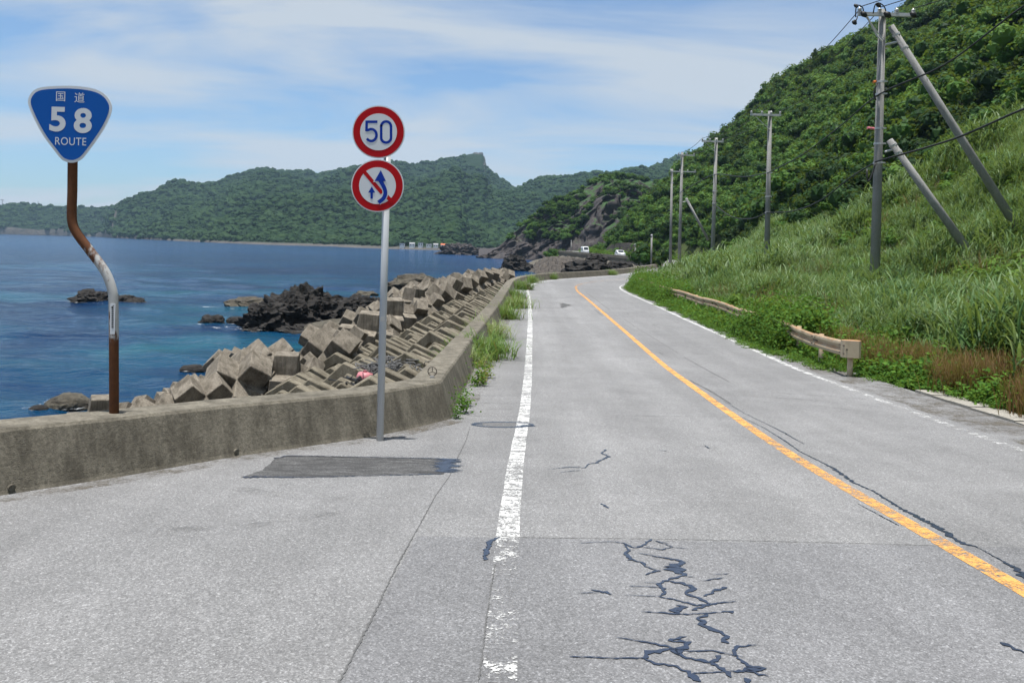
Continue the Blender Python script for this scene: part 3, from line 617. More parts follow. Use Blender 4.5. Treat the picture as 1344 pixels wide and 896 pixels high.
far_hex = [(180, 552, 20, .62), (236, 540, 20.6, .66), (284, 522, 21.4, .7), (340, 512, 21.6, .66), (405, 498, 22.6, .62), (415, 476, 26, .7), (345, 488, 24.5, .7), (395, 486, 23.5, .6), (460, 455, 27, .7), (500, 448, 28.5, .7), (283, 510, 23.5, .6), (470, 425, 33, .75), (498, 415, 36, .75), (520, 405, 37, .7), (548, 412, 33.5, .7), (565, 404, 36, .7), (560, 398, 38, .95), (528, 398, 40, .9), (572, 391, 42, 1.05), (556, 384, 46, .9), (588, 386, 45, 1.0), (600, 380, 49, 1.05), (611, 376, 52, 1.0), (622, 372, 55, 1.05), (634, 370, 58, 1.0), (645, 368, 61, 1.0), (655, 366.5, 64, .95), (664, 365.5, 67, .9), (545, 388, 44, .8), (585, 377, 52, .8), (607, 371, 57, .8), (628, 366, 62, .8)]
for i, (px, py, Y, rot, s, lab) in enumerate(near):
    p = W(px, py, Y); o = inst('armour_block', HEX[i % 4], p - Vector((0, 0, .12 if px > 340 else -.05)), rot, s * (.84 if px > 340 else .82)); tag(o, lab, 'armour block', 'armour blocks heaped along the shore')
for i, (px, py, Y, s) in enumerate(far_hex):
    o = inst('armour_block', HEX[i % 4], W(px, py, Y), (rnd.uniform(.2, .8), rnd.uniform(.2, .8), rnd.uniform(0, 3)), s * .85)
    tag(o, *(('smaller concrete armour block filling a gap between the bigger ones', 'armour block', 'armour blocks filling gaps in the heap') if i < 16 else ('small distant concrete armour block on the ridge of blocks beside the far seawall', 'armour block', 'armour blocks heaped along the far shore')))

# ------------------------------------------------------------------ rocks
def rock(name, lumps, mat, label, seed=0, rough=.35, sub=5, group=None, freq=1.0):
    """lumps: (centre, radii); one craggy body"""
    b = bmesh.new()
    for k, (c, r) in enumerate(lumps):
        q = bmesh.ops.create_icosphere(b, subdivisions=sub, radius=1.0); rr = max(r)
        for v in q['verts']:
            d = v.co.normalized(); s = Vector((d.x * r[0], d.y * r[1], d.z * r[2])) * freq
            sv = Vector((s.x * .8, s.y * .8, s.z)); o = Vector((seed * 3.1 + k * 5.7, seed, k))
            n1 = noise.ridged_multi_fractal(sv * (1.0 / max(freq, .35) ** .0) * .95 + o, .75, 2.2, 6, .9, 2.0) * .42 - .12
            cell = noise.voronoi(sv * 1.1 + o)[0]; n2 = (cell[1] - cell[0])
            v.co = Vector((d.x * r[0], d.y * r[1], d.z * r[2])) * (1 - rough * .6 + n1 * rough * 1.6 + n2 * rough * .35) + Vector(c)
    me = bpy.data.meshes.new(name); b.to_mesh(me); b.free(); me.materials.append(mat)
    o = bpy.data.objects.new(name, me); COL.objects.link(o); return tag(o, label, 'rock', group)
def at_sea(px, py): a, b = unroll(px, py); Y = (CZ - SEA) * F / b; return Vector((a * Y / F, Y, SEA))
c = at_sea(137, 396); rock('islet_rock', [(c + Vector((-.9, 0, -.1)), (2.3, 1.6, 1.2)), (c + Vector((1.5, .3, -.3)), (2.1, 1.4, .95))], M_rock, 'low dark rock islet standing alone in the sea behind the bent pole', 1)
c = at_sea(88, 532); rock('shore_rock', [(c + Vector((0, 0, -.05)), (.95, .7, .5))], M_rock2, 'rounded grey brown rock in the water just over the seawall', 2, .25, 4)
c = at_sea(50, 538); rock('shore_rock', [(c, (.34, .3, .18))], M_rock, 'small black rock in the water beside the rounded grey one', 3, .25, 4)
c = at_sea(253, 486); rock('shore_rock', [(c, (.6, .4, .28))], M_rock, 'flat black rock awash in the water before the armour blocks', 4, .3, 4)
c = at_sea(278, 424); rock('shore_rock', [(c + Vector((0, 0, .0)), (1.05, .7, .62))], M_rock, 'small pointed black rock off the end of the dark outcrop', 5, .4, 4)
c = at_sea(312, 424); rock('shore_rock', [(c, (.8, .6, .45))], M_rock, 'little black rock almost touching the dark outcrop', 6, .4, 4)
c = at_sea(318, 404); rock('shore_rock', [(c + Vector((0, 2, -.1)), (2.4, 1.6, .95))], M_rock2, 'low tan rock slab behind the dark outcrop', 7, .3, 4)
base = at_sea(385, 432)
lump = [(W(352, 412, 55), (1.9, 1.6, 2.4)), (W(380, 402, 56), (2.2, 1.8, 2.9)), (W(405, 396, 58), (2.2, 2.0, 3.1)), (W(432, 402, 58), (2.3, 1.9, 2.4)), (W(458, 402, 60), (2.3, 2.0, 2.4)), (W(486, 400, 62), (2.3, 2.0, 2.2)), (W(512, 398, 64), (2.2, 1.8, 2.2)), (W(410, 424, 54), (2.4, 1.4, 1.1)), (W(340, 426, 54), (1.6, 1.3, .9))]
lump = [(c_ - Vector((0, 0, .75)), (r_[0], r_[1], r_[2] * .62)) for c_, r_ in lump]
rock('rock_outcrop', lump, M_rock, 'large jagged black rock outcrop at the shore behind the armour blocks', 8, .5, 5)
c = W(440, 432, 44); rock('shore_rock', [(c, (1.7, 1.2, .55))], M_rock2, 'flat mossy rock between the black outcrop and the twin faced block', 9, .3, 4)
c = W(545, 378, 70); rock('shore_rock', [(c, (2.6, 1.8, 1.2))], M_rock2, 'brown boulder behind the armour blocks at the right end of the outcrop', 10, .35, 4)
c = at_sea(480, 388); rock('shore_rock', [(c, (1.5, 1, .6))], M_rock2, 'grey shore boulder beyond the outcrop near the white pole', 12, .35, 4)
# the cove beyond the bend
c = W(676, 345, 190); rock('sea_stack', [(c + Vector((0, 0, -1.0)), (3.1, 2.4, 2.9)), (c + Vector((2.4, -1, -1.6)), (2.4, 2, 1.7)), (c + Vector((-2.6, 0, -2.0)), (2.2, 1.6, .8))], M_rock, 'dark pointed rock at the tip of the layered shelf in the cove', 13, .5, 4)
c = W(792, 349, 118); rock('cove_boulder', [(c + Vector((-2.5, 0, -.6)), (3.6, 2.4, 1.5)), (c + Vector((2.5, 0, -.6)), (2.4, 2, 1.4)), (c + Vector((-.6, 4, .9)), (1.6, 1.4, .9))], M_rock, 'big dark boulder behind the seawall at the road bend', 14, .45, 4)
def shelf():
    mb = MB(); X = np.linspace(1.5, 27, 80); Y = np.linspace(112, 222, 130); GX, GY = np.meshgrid(X, Y); u, _ = u_of(GX, GY); u = u.reshape(GX.shape)
    n = fbm(GX, GY, .10, 5, 2.2).reshape(GX.shape); m2 = fbm(GX, GY * .5, .45, 3, 6.2).reshape(GX.shape)
    left = np.interp(GY, [112, 150, 185, 205, 222], [14, 9, 3.5, 4.0, 6.0]); e = np.clip((GX - left) / 4.0, 0, 1); z = SEA - 1.2 + e * 3.1 + n * 1.1 * e + m2 * .35 + np.floor((GY - 112) / 5.5 + n * 1.5) * .055
    z = z + m2 * .5; z = np.floor(z / .62) * .62 * .85 + z * .15
    z = np.where(u > -4.6, np.minimum(z, zr(GY).reshape(GX.shape) - 1.5), z); nx = len(X)
    mb.v = np.stack([GX.ravel(), GY.ravel(), z.ravel()], 1).tolist()
    mb.f = [(j * nx + i, j * nx + i + 1, (j + 1) * nx + i + 1, (j + 1) * nx + i) for j in range(len(Y) - 1) for i in range(nx - 1)]
    return obj('rock_shelf', mb, M_shelf, fix=False)
tag(shelf(), 'layered brown rock shelf in the cove below the far road', 'rock')
c = W(606, 331, 430); rock('rocky_islet', [(c + Vector((-2, 0, -.5)), (11, 7, 5.2)), (c + Vector((9, 2, -1.5)), (7, 6, 3.6)), (c + Vector((17, 0, -2.5)), (12, 6, 2.8)), (c + Vector((-9, 0, -2.2)), (6, 4, 2.4))], M_head, 'small rocky point jutting into the bay before the far village', 15, .5, 5, None, .35)

# foam where the swell meets the rocks
m = MT('sea_foam'); m.bsdf((.75, .78, .8), .8, .2, alpha=m.ramp(m.noise(1.6, 6, .7), [(.54, 0.0), (.68, .6)])); mb = MB()
for px, py, rx, ry in ((137, 397, 3.3, 1.5), (88, 532, 1.2, .9), (50, 538, .5, .4), (253, 487, .9, .5), (278, 426, 1.4, .7), (315, 426, 1.2, .7), (375, 433, 4.2, 1.3), (430, 430, 2.5, 1.2), (318, 405, 3.0, 1.2), (290, 497, 1.5, .5)):
    c = at_sea(px, py); n = 40; rin = [(c.x + math.cos(a) * rx * .72, c.y + math.sin(a) * ry * .72, SEA + .07) for a in np.linspace(0, 6.283, n, endpoint=False)]; ro = [(c.x + math.cos(a) * rx * (1.15 + .2 * math.sin(a * 3 + px)), c.y + math.sin(a) * ry * (1.25 + .2 * math.sin(a * 5)), SEA + .07) for a in np.linspace(0, 6.283, n, endpoint=False)]
    mb.add(rin + ro, [(k, (k + 1) % n, n + (k + 1) % n, n + k) for k in range(n)])
tag(obj('sea_foam', mb, m.m), 'thin white foam around the rocks in the water', None, None, 'stuff')

# ------------------------------------------------------------------ far land
def ridge_land(name, cols, ncol, nrow, amp, fscale, mat, back=260, seed=1.0, kind='structure', rough=0.0, rs=.1):
    """cols: (px, ridge_py, ridge_Y, shore_Y, steepness)"""
    C = np.array(cols, float); px = np.linspace(C[0, 0], C[-1, 0], ncol); ry = np.interp(px, C[:, 0], C[:, 1]); Yr = np.interp(px, C[:, 0], C[:, 2]); Ys = np.interp(px, C[:, 0], C[:, 3]); pw = np.interp(px, C[:, 0], C[:, 4])
    T = np.r_[np.linspace(0, 1, nrow), 1 + np.linspace(.12, 1, 6)]; V = []
    for t in T:
        for k in range(ncol):
            R_ = W(px[k], ry[k], Yr[k]); xs = unroll(px[k], CY + (px[k] - CX) * math.sin(ROLL))[0]; S = Vector((xs * Ys[k] / F, Ys[k], SEA - 1.5))
            if t <= 1:
                Xp = S.x + (R_.x - S.x) * t; Yp = S.y + (R_.y - S.y) * t; base = S.z + (R_.z - S.z) * (t ** pw[k])
                n = noise.fractal(Vector((Xp * fscale + seed, Yp * fscale, seed)), 1.0, 2.0, 5); rdg = 1 - abs(noise.fractal(Vector((Xp * fscale * .8, Yp * fscale * .5, seed + 5)), 1.0, 2.0, 3)) * 2
                z = base + (n * .7 + (rdg - .6) * .6) * amp * math.sin(math.pi * min(1, t)) ** .8
                if rough:
                    rg = (noise.ridged_multi_fractal(Vector((Xp * rs, Yp * rs, base * rs * .6 + seed)), .8, 2.2, 6, .9, 2.0) - .9) * rough * min(1, t * 8) * (1 - .75 * t ** 4); z += rg * .45; Yp -= rg * 2.0; Xp += noise.fractal(Vector((Xp * rs, Yp * rs, base * rs)), .8, 2.1, 4) * rough * .8 * (1 - t ** 4)
            else:
                q = t - 1; Xp = R_.x * (1 + q * back / R_.y); Yp = R_.y + q * back; z = R_.z - q * R_.z * .8
            V.append((Xp, Yp, z))
    mb = MB(); mb.v = V; mb.f = [(j * ncol + i, j * ncol + i + 1, (j + 1) * ncol + i + 1, (j + 1) * ncol + i) for j in range(len(T) - 1) for i in range(ncol - 1)]
    o = obj(name, mb, mat, smooth=True, fix=False); o['kind'] = kind; return np.array(V).reshape(len(T), ncol, 3)[:nrow]
m = MT('mountain_forest_floor'); x, y, z = m.xyz(); nr = m.xyz(m.n('ShaderNodeNewGeometry').outputs['Normal'])[2]
c = m.mix(m.noise(.02, 6, .65), (.010, .022, .009), (.02, .042, .014)); c = m.mix(1, c, m.ramp(m.noise(.09, 5, .7), [(.3, .55), (.7, 1.4)]), 'MULTIPLY')
rk = m.ramp(m.math('ADD', nr, m.math('MULTIPLY', m.noise(.03, 5, .65), .5)), [(.72, 1.0), (.86, 0.0)])
c = m.mix(rk, c, m.mix(m.noise(.05, 5, .7, stretch=(1, 1, .4)), (.06, .055, .05), (.16, .145, .13)))
low = m.ramp(m.math('DIVIDE', m.math('SUBTRACT', z, SEA), 10.0), [(.17, 1.0), (.26, 0.0)]); c = m.mix(low, c, m.mix(m.noise(.06, 5), (.05, .048, .045), (.15, .14, .125)))
m.bsdf(c, .95, .1, bump=m.noise(.12, 5, .7), bstr=1, bdist=6); M_mtn = m.m
MT_COLS = [(-260, 272, 1850, 1750, .35), (-100, 270, 1830, 1720, .35), (0, 270, 1800, 1600, .35), (70, 270, 1780, 1640, .4), (130, 272, 1760, 1560, .45), (152, 273, 1740, 1240, .5), (165, 268, 1740, 1180, .6), (192, 257, 1740, 1080, .7), (250, 245, 1740, 900, .75), (285, 240, 1740, 830, .8), (312, 229, 1740, 790, .85), (342, 221, 1740, 750, .85), (372, 224, 1740, 720, .85), (398, 226, 1760, 700, .9), (409, 225, 1760, 695, .9), (413, 231, 1760, 690, .9), (440, 224, 1780, 680, .9), (470, 218, 1800, 670, .9), (500, 217, 1810, 655, .9), (540, 220, 1820, 645, .9), (560, 217, 1830, 640, .9), (600, 210, 1850, 640, .9), (612, 206, 1850, 800, .9), (622, 203.5, 1850, 800, .9), (633, 203.5, 1850, 800, .9), (636.5, 209, 1850, 800, .9), (638, 222, 1850, 800, .9), (660, 238, 1800, 800, .9), (676, 248, 1700, 800, .9), (700, 242, 1600, 780, .9), (740, 235.5, 1500, 760, .9), (790, 230, 1450, 740, .9), (850, 223, 1400, 720, .9), (890, 205, 1350, 700, .9), (1000, 190, 1300, 700, .9), (1150, 220, 1300, 700, .9)]
MV = ridge_land('mountain', MT_COLS, 330, 60, 48, .0046, M_mtn, 500, 2.0)
# forest canopy on the mountain
def lump_mesh(name, mat, seed):
    b = bmesh.new(); bmesh.ops.create_icosphere(b, subdivisions=2, radius=.5)
    for v in b.verts:
        v.co *= 1 + noise.noise(v.co * 4 + Vector((seed * 9, 0, 0))) * .55; v.co.z *= .8
    me = bpy.data.meshes.new(name); b.to_mesh(me); b.free(); me.materials.append(mat); return me
M_can = leafmat('far_canopy', [(.005, .015, .007), (.010, .026, .009), (.017, .040, .012), (.026, .052, .016)], .1, .8, .1, .0035)  # leaf tones; the broad patch noise paints shadow patches into the canopy colour
LUMPS = [lump_mesh('canopy_lump', M_can, i) for i in range(5)]
P = []; S = []
def slope_ok(Vg, j, i):
    a = Vg[j, i]; b = Vg[min(j + 1, len(Vg) - 1), i]; h = math.hypot(b[0] - a[0], b[1] - a[1]); return (b[2] - a[2]) / max(h, .1)
nr_, nc_ = MV.shape[:2]
wts = np.zeros((nr_ - 1, nc_ - 1))
for j in range(nr_ - 1):
    e1 = MV[j, 1:] - MV[j, :-1]; e2 = MV[j + 1, :-1] - MV[j, :-1]; wts[j] = np.abs(e1[:, 0] * e2[:, 1] - e1[:, 1] * e2[:, 0]) / (MV[j, :-1, 1] ** 1.5) + 1e-9
    wts[j] += np.linalg.norm(np.cross(e1, e2), axis=1) / (MV[j, :-1, 1] ** 1.5)
cw = np.cumsum(wts.ravel()); cw /= cw[-1]
pick = np.searchsorted(cw, rng.random(26000)); pj, pi = np.divmod(pick, nc_ - 1)
a, b = rng.random(len(pick))[:, None], rng.random(len(pick))[:, None]
Q = MV[pj, pi] * (1 - a) * (1 - b) + MV[pj, pi + 1] * a * (1 - b) + MV[pj + 1, pi] * (1 - a) * b + MV[pj + 1, pi + 1] * a * b
sl_ = np.abs(MV[pj + 1, pi, 2] - MV[pj, pi, 2]) / np.maximum(np.hypot(MV[pj + 1, pi, 0] - MV[pj, pi, 0], MV[pj + 1, pi, 1] - MV[pj, pi, 1]), .1)
qx, qy = project(Q); ok = (Q[:, 2] > SEA + 2.6) & ~((qx > 610) & (qx < 640) & (qy < 219)) & (qx > -160) & (qx < 900) & (rng.random(len(Q)) < np.interp(sl_, [.9, 1.8], [1, .35]))
Q = Q[ok]; s_ = (3.5 + 10.5 * rng.random(len(Q)) ** 2.2) * np.interp(Q[:, 1], [700, 1300], [.75, 1.0])
scatter('mountain_forest', Q + np.array([0, 0, .8]), np.stack([rng.uniform(-.3, .3, len(Q)), rng.uniform(-.3, .3, len(Q)), rng.uniform(0, 6.28, len(Q))], 1), s_, rng.integers(0, 5, len(Q)), LUMPS, 'dense dark green forest covering the far mountain', 'forest')
# rocky peak
M_crag = rockmat('crag_rock', (.05, .05, .052), (.10, .10, .10), (.14, .14, .135), None, None, .5)
c = W(625, 211, 1828); rock('summit_crag', [(c + Vector((-2, 0, -6)), (23, 16, 24)), (c + Vector((10, 2, -4)), (11, 14, 23)), (c + Vector((-22, 0, -12)), (20, 14, 18))], M_crag, 'bare rocky summit crag on top of the far mountain', 21, .3, 5, None, .09)
# rocky headland beyond the cove
HEAD = [(628, 341, 352, 348, .8), (645, 331, 352, 340, .8), (662, 317, 352, 335, .75), (690, 291, 352, 328, .7), (722, 265, 356, 322, .62), (748, 256, 360, 315, .6), (775, 242, 364, 305, .55), (792, 232, 366, 296, .5), (812, 230, 368, 290, .5), (832, 231, 370, 285, .55), (860, 240, 380, 280, .6), (905, 262, 395, 276, .6)]
HV = ridge_land('headland', HEAD, 170, 90, 3.5, .05, M_head, 60, 7.0, 'structure', 2.9, .11)

# village at the foot of the mountain, masts on the cape
M_pw = plain('white_render', (.72, .72, .70), .8, .2); M_rr = plain('red_tile', (.45, .13, .06), .8, .2); M_gr = plain('grey_tile', (.25, .25, .26), .8, .2); M_dk = plain('dark_pane', (.03, .035, .045), .25, .6)
def house(px, w, d, h, roof, lab, flat=False):
    Ys = 662.0; p = W(px, 324, Ys); p.z = SEA + 2.6; w *= .6; d *= .7; h *= .62; t = thing('house', lab, 'house', p, 'village houses by the bay')
    mb = MB(); mb.box(p + Vector((0, 0, h / 2 - 1)), (w, d, h + 2)); obj('wall', mb, M_pw, t)
    mb = MB(); e = .25
    if flat: mb.box(p + Vector((0, 0, h + .2)), (w + .6, d + .6, .4))
    else: mb.extrude([p + Vector((-w / 2 - e, -d / 2 - e, h)), p + Vector((-w / 2 - e, d / 2 + e, h)), p + Vector((-w / 2 - e, 0, h + 1.1))], (w + 2 * e, 0, 0))
    obj('roof', mb, roof, t)
    for q in (-.25, .25):
        mb = MB(); mb.box(p + Vector((q * w, -d / 2 - .03, h * .55)), (w * .22, .1, h * .35)); obj('window', mb, M_dk, t)
for a in ((528, 6.5, 6, 3.2, M_gr, 'tiny white house of the far village nearest the white pole', True), (541, 7, 6, 3.4, M_gr, 'tiny white house with a grey pitched roof in the far village', False), (552, 6, 6, 4.8, M_gr, 'tallest flat roofed block of the far village', True), (563, 7, 6, 3, M_pw, 'tiny low white house in the middle of the far village', True), (572, 6, 5, 3, M_gr, 'tiny grey roofed house beside the red roofed one', False), (583, 9, 6, 3.0, M_rr, 'tiny red roofed house at the end of the far village', False)): house(*a)
for px, top, lab in ((3, 262, 'thin lattice mast with a platform at the far left of the cape'), (50, 264, 'thin slender mast on the cape right of the platform mast')):
    p0 = W(px, 273, 1790); p1 = W(px, top, 1790); t = thing('radio_mast', lab, 'mast', p0)
    mb = MB(); mb.tube([p0, p1], [.75, .5], 6); obj('shaft', mb, M_gr, t)
    if px < 10:
        mb = MB(); mb.box(p1 + Vector((0, 0, -1)), (6, 4, 1.4)); obj('platform', mb, M_gr, t)
# far road edge: retaining walls, vehicles
mb = MB(); rows = []
for i in range(len(CEN)):
    if 182 < CEN[i, 1] < 216:
        q = off(i, 4.7); q2 = off(i, 5.6); h = 3.2 * math.sin(math.pi * np.clip((CEN[i, 1] - 181) / 36, 0, 1)) ** .4; z0 = float(zr(q[1])); rows.append([(q[0], q[1], z0 - .3), (q[0] + .4, q[1], z0 + h), (q2[0] + .4, q2[1], z0 + h), (q2[0], q2[1], z0 - .3)])
mb.loft(rows); tag(obj('retaining_wall', mb, M_shelf), 'brown rock retaining wall above the far road behind the cars', 'wall')
M_vw = plain('white_car_paint', (.75, .76, .77), .3, .5, 0, .03); M_bk = plain('black_car_paint', (.012, .013, .018), .25, .5, 0, .1); M_gl = plain('car_glass', (.02, .025, .03), .1, .6); M_ty = plain('tyre_rubber', (.02, .02, .02), .9); M_hl = plain('headlight_glass', (.7, .72, .75), .15, .6); M_rim = plain('wheel_rim', (.4, .4, .42), .35, .5, .8)
def car(px, i_y, lane, L, w, h, prof, glass, paint_, lab, cat):
    i = int(np.argmin(np.abs(CEN[:, 1] - i_y))); q = off(i, lane); p = Vector((q[0], q[1], float(zr(q[1])) + .01)); hd = Vector((-TAN[i, 0], -TAN[i, 1], 0)); sd = Vector((hd.y, -hd.x, 0)); t = thing(cat.replace(' ', '_'), lab, cat, p)
    P3 = lambda a, b, c: p + hd * a + sd * b + Vector((0, 0, c))
    rings = []
    for k, (b, sc) in enumerate(((-w / 2, .9), (-w / 2 + .08, 1), (w / 2 - .08, 1), (w / 2, .9))):
        rings.append([P3(a, b, .3 + (z - .3) * (sc if z > .9 else 1)) for a, z in prof])
    mb = MB(); mb.loft(rings); obj('body', mb, paint_, t)
    for nm, (a0, z0, a1, z1) in glass.items():
        mb = MB(); nn = Vector((0, 0, 1)).lerp(hd if a0 > 0 else -hd, .7).normalized() * .03
        mb.extrude([P3(a0, -w * .42, z0) + nn, P3(a0, w * .42, z0) + nn, P3(a1, w * .38, z1) + nn, P3(a1, -w * .38, z1) + nn], nn * .5); obj(nm, mb, M_gl, t)
    for s in (-1, 1):
        top = [x for x in prof if x[1] > h * .9]; a0, a1 = min(x[0] for x in top), max(x[0] for x in top)
        mb = MB(); mb.extrude([P3(a0 - .2, s * (w / 2 - .02), h * .58), P3(a1 + .3, s * (w / 2 - .02), h * .58), P3(a1, s * (w / 2 - .05), h * .88), P3(a0, s * (w / 2 - .05), h * .88)], sd * s * .03); obj('side_window', mb, M_gl, t)
        mb = MB(); mb.box(P3(L / 2 - .05, s * w * .36, .7), (.35, .12, .2), Matrix.Rotation(math.atan2(hd.y, hd.x) - math.pi / 2, 3, 'Z')); obj('headlight', mb, M_hl, t)
        for a in (-L * .3, L * .3):
            mb = MB(); mb.tube([P3(a, s * (w / 2 - .2), .31), P3(a, s * (w / 2 + .01), .31)], .31, 16); wl = obj('wheel', mb, M_ty, t); mb = MB(); mb.tube([P3(a, s * (w / 2), .31), P3(a, s * (w / 2 + .025), .31)], .2, 12); obj('rim', mb, M_rim, wl)
van_p = [(-2.3, .3), (2.25, .3), (2.3, .75), (2.1, 1.05), (1.35, 1.95), (1.0, 2.05), (-2.2, 2.0), (-2.3, 1.2)]
car_p = [(-2.05, .3), (2.05, .3), (2.1, .62), (1.95, .85), (1.0, 1.0), (.3, 1.5), (-1.1, 1.55), (-1.75, 1.05), (-2.1, .95)]
car(763, 212, -1.6, 3.4, 1.48, 1.92, [(a * .74, z * .94) for a, z in van_p], {'windscreen': (1.53, 1.05, 1.03, 1.75), 'rear_window': (-1.71, 1.2, -1.66, 1.72)}, M_vw, 'white van driving toward the camera on the far coast road', 'van')
car(787, 178, -1.6, 3.6, 1.5, 1.5, [(a * .84, z * .97) for a, z in car_p], {'windscreen': (.83, 1.0, .29, 1.42), 'rear_window': (-1.45, 1.06, -.96, 1.45)}, M_vw, 'white saloon car following on the far coast road', 'car')
car(819, 156, -1.6, 3.6, 1.5, 1.5, [(a * .84, z * .97) for a, z in car_p], {'windscreen': (.83, 1.0, .29, 1.42), 'rear_window': (-1.45, 1.06, -.96, 1.45)}, M_bk, 'black car nearest of the three on the far coast road', 'car')

# ------------------------------------------------------------------ haze over the bay
mh = bpy.data.materials.new('sea_haze'); mh.use_nodes = True; t_ = mh.node_tree; t_.nodes.clear(); o_ = t_.nodes.new('ShaderNodeOutputMaterial'); v_ = t_.nodes.new('ShaderNodeVolumePrincipled')
v_.inputs['Color'].default_value = (.50, .74, 1.0, 1); v_.inputs['Density'].default_value = .0001; v_.inputs['Anisotropy'].default_value = .1; t_.links.new(v_.outputs[0], o_.inputs['Volume'])
mb = MB(); mb.box((0, 0, 170), (6200, 6200, 360)); hz = obj('haze', mb, mh); hz['kind'] = 'stuff'; hz['label'] = 'thin bluish sea haze over the bay'

# ------------------------------------------------------------------ road signs
M_steelw = plain('white_painted_steel', (.42, .44, .46), .4, .5, 0, .06, 8)
m = MT('rusty_pipe'); x, y, z = m.xyz(); n = m.noise(9, 6, .65, stretch=(1, 1, .45)); r_ = m.mix(m.noise(25, 5, .7), (.045, .019, .010), (.13, .048, .017)); g_ = m.mix(m.noise(20, 4), (.30, .31, .31), (.42, .42, .41))
zf = m.math('ABSOLUTE', m.math('SUBTRACT', z, 1.13)); f_ = m.ramp(m.math('ADD', m.math('MULTIPLY', m.math('SUBTRACT', .34, zf), 1.5), m.math('MULTIPLY', m.math('SUBTRACT', n, .5), 2.4)), [(.0, 0.0), (.22, 1.0)])
m.bsdf(m.mix(f_, r_, g_), m.ramp(f_, [(0, .9), (1, .45)]), .3, bump=m.noise(60, 4), bstr=.3, bdist=.003); M_rust = m.m
M_blue = plain('sign_blue', (.003, .078, .33), .5, .15, 0, .08, 5); M_signw = plain('sign_white', (.56, .58, .60), .5, .15, 0, .05, 10); M_red = plain('sign_red', (.36, .002, .006), .5, .15, 0, .08, 6); M_blue2 = plain('sign_lettering_blue', (.003, .03, .26), .5, .15, 0, .05); M_back = plain('sign_back_grey', (.35, .36, .37), .45, .5, .3); M_black = plain('print_black', (.02, .02, .022), .6)
def smooth_closed(P, n=8):
    P = [np.array(p, float) for p in P]; out = []
    for i in range(len(P)):
        p0, p1, p2, p3 = P[i - 1], P[i], P[(i + 1) % len(P)], P[(i + 2) % len(P)]
        for k in range(n):
            t = k / n; out.append(.5 * ((2 * p1) + (-p0 + p2) * t + (2 * p0 - 5 * p1 + 4 * p2 - p3) * t * t + (-p0 + 3 * p1 - 3 * p2 + p3) * t ** 3))
    return out
def plate(name, outline, Y, th, mat, parent):
    mb = MB(); mb.extrude([W(a, b, Y) for a, b in outline], (0, th, 0)); return obj(name, mb, mat, parent)
def stroke(name, pts, wpx, Y, mat, parent, th=.0012):
    P = [np.array(p, float) for p in pts]; L = []; R_ = []
    for i in range(len(P)):
        a = P[i] - P[i - 1] if i else P[1] - P[0]; b = P[i + 1] - P[i] if i < len(P) - 1 else a; a = a / np.linalg.norm(a); b = b / np.linalg.norm(b); t = a + b; t /= np.linalg.norm(t); nn = np.array([-t[1], t[0]]); k = wpx / 2 / max(.5, float(np.dot(t, b))); L.append(P[i] - nn * k); R_.append(P[i] + nn * k)
    mb = MB(); rings = []
    for l_, r in zip(L, R_):
        a, b = W(l_[0], l_[1], Y), W(r[0], r[1], Y); rings.append([a, b, b + Vector((0, th, 0)), a + Vector((0, th, 0))])
    mb.loft(rings); return obj(name, mb, mat, parent)
def text(name, body, px, py, hpx, Y, mat, parent, bold=0.0, sx_=1.0, space=1.0):
    """lettering whose glyph body is hpx pixels tall, centred on the pixel"""
    cu = bpy.data.curves.new(name, 'FONT'); cu.body = body; cu.align_x = 'LEFT'; cu.offset = bold; cu.extrude = .0; cu.space_character = space; cu.resolution_u = 6
    to = bpy.data.objects.new('tmp', cu); COL.objects.link(to); bpy.context.view_layer.update(); dg = bpy.context.evaluated_depsgraph_get()
    me = bpy.data.meshes.new_from_object(to.evaluated_get(dg)); bpy.data.objects.remove(to); me.name = name
    v = np.empty(len(me.vertices) * 3); me.vertices.foreach_get('co', v); v = v.reshape(-1, 3); lo, hi = v.min(0), v.max(0); s = hpx * Y / F / (hi[1] - lo[1]); c = W(px, py, Y); org = Vector(parent.location) + (parent.parent.location if parent.parent else Vector())
    out = np.stack([(v[:, 0] - (lo[0] + hi[0]) / 2) * s * sx_ + c.x - org.x, np.full(len(v), c.y - org.y), (v[:, 1] - (lo[1] + hi[1]) / 2) * s + c.z - org.z], 1)
    me.vertices.foreach_set('co', out.ravel()); me.update(); me.materials.clear(); me.materials.append(mat); o = bpy.data.objects.new(name, me); COL.objects.link(o); o.parent = parent; return o
# route 58 sign on its bent rusty pole
Y58 = 7.15
base = W(150, 551, Y58 + .03); t = thing('route_sign', 'blue rounded triangle route 58 sign on a bent rusty pipe standing on the seawall', 'road sign', base)
ctrl = [base + Vector((0, 0, -.05)), W(149.5, 470, Y58), W(149, 400, Y58), W(146.5, 378, Y58), W(137, 355, Y58), W(118, 329, Y58), W(101, 306, Y58), W(94.5, 288, Y58), W(95, 250, Y58), W(95.5, 205, Y58 + .0), W(97, 130, Y58 + .0)]
cr = []
for i in range(len(ctrl) - 1):
    p0, p1, p2, p3 = [np.array(ctrl[max(0, min(len(ctrl) - 1, k))]) for k in (i - 1, i, i + 1, i + 2)]
    for k in range(6):
        u = k / 6; cr.append(Vector(.5 * ((2 * p1) + (-p0 + p2) * u + (2 * p0 - 5 * p1 + 4 * p2 - p3) * u * u + (-p0 + 3 * p1 - 3 * p2 + p3) * u ** 3)))
cr.append(ctrl[-1]); mb = MB(); mb.tube(cr, .0405, 18); obj('pole', mb, M_rust, t, True)
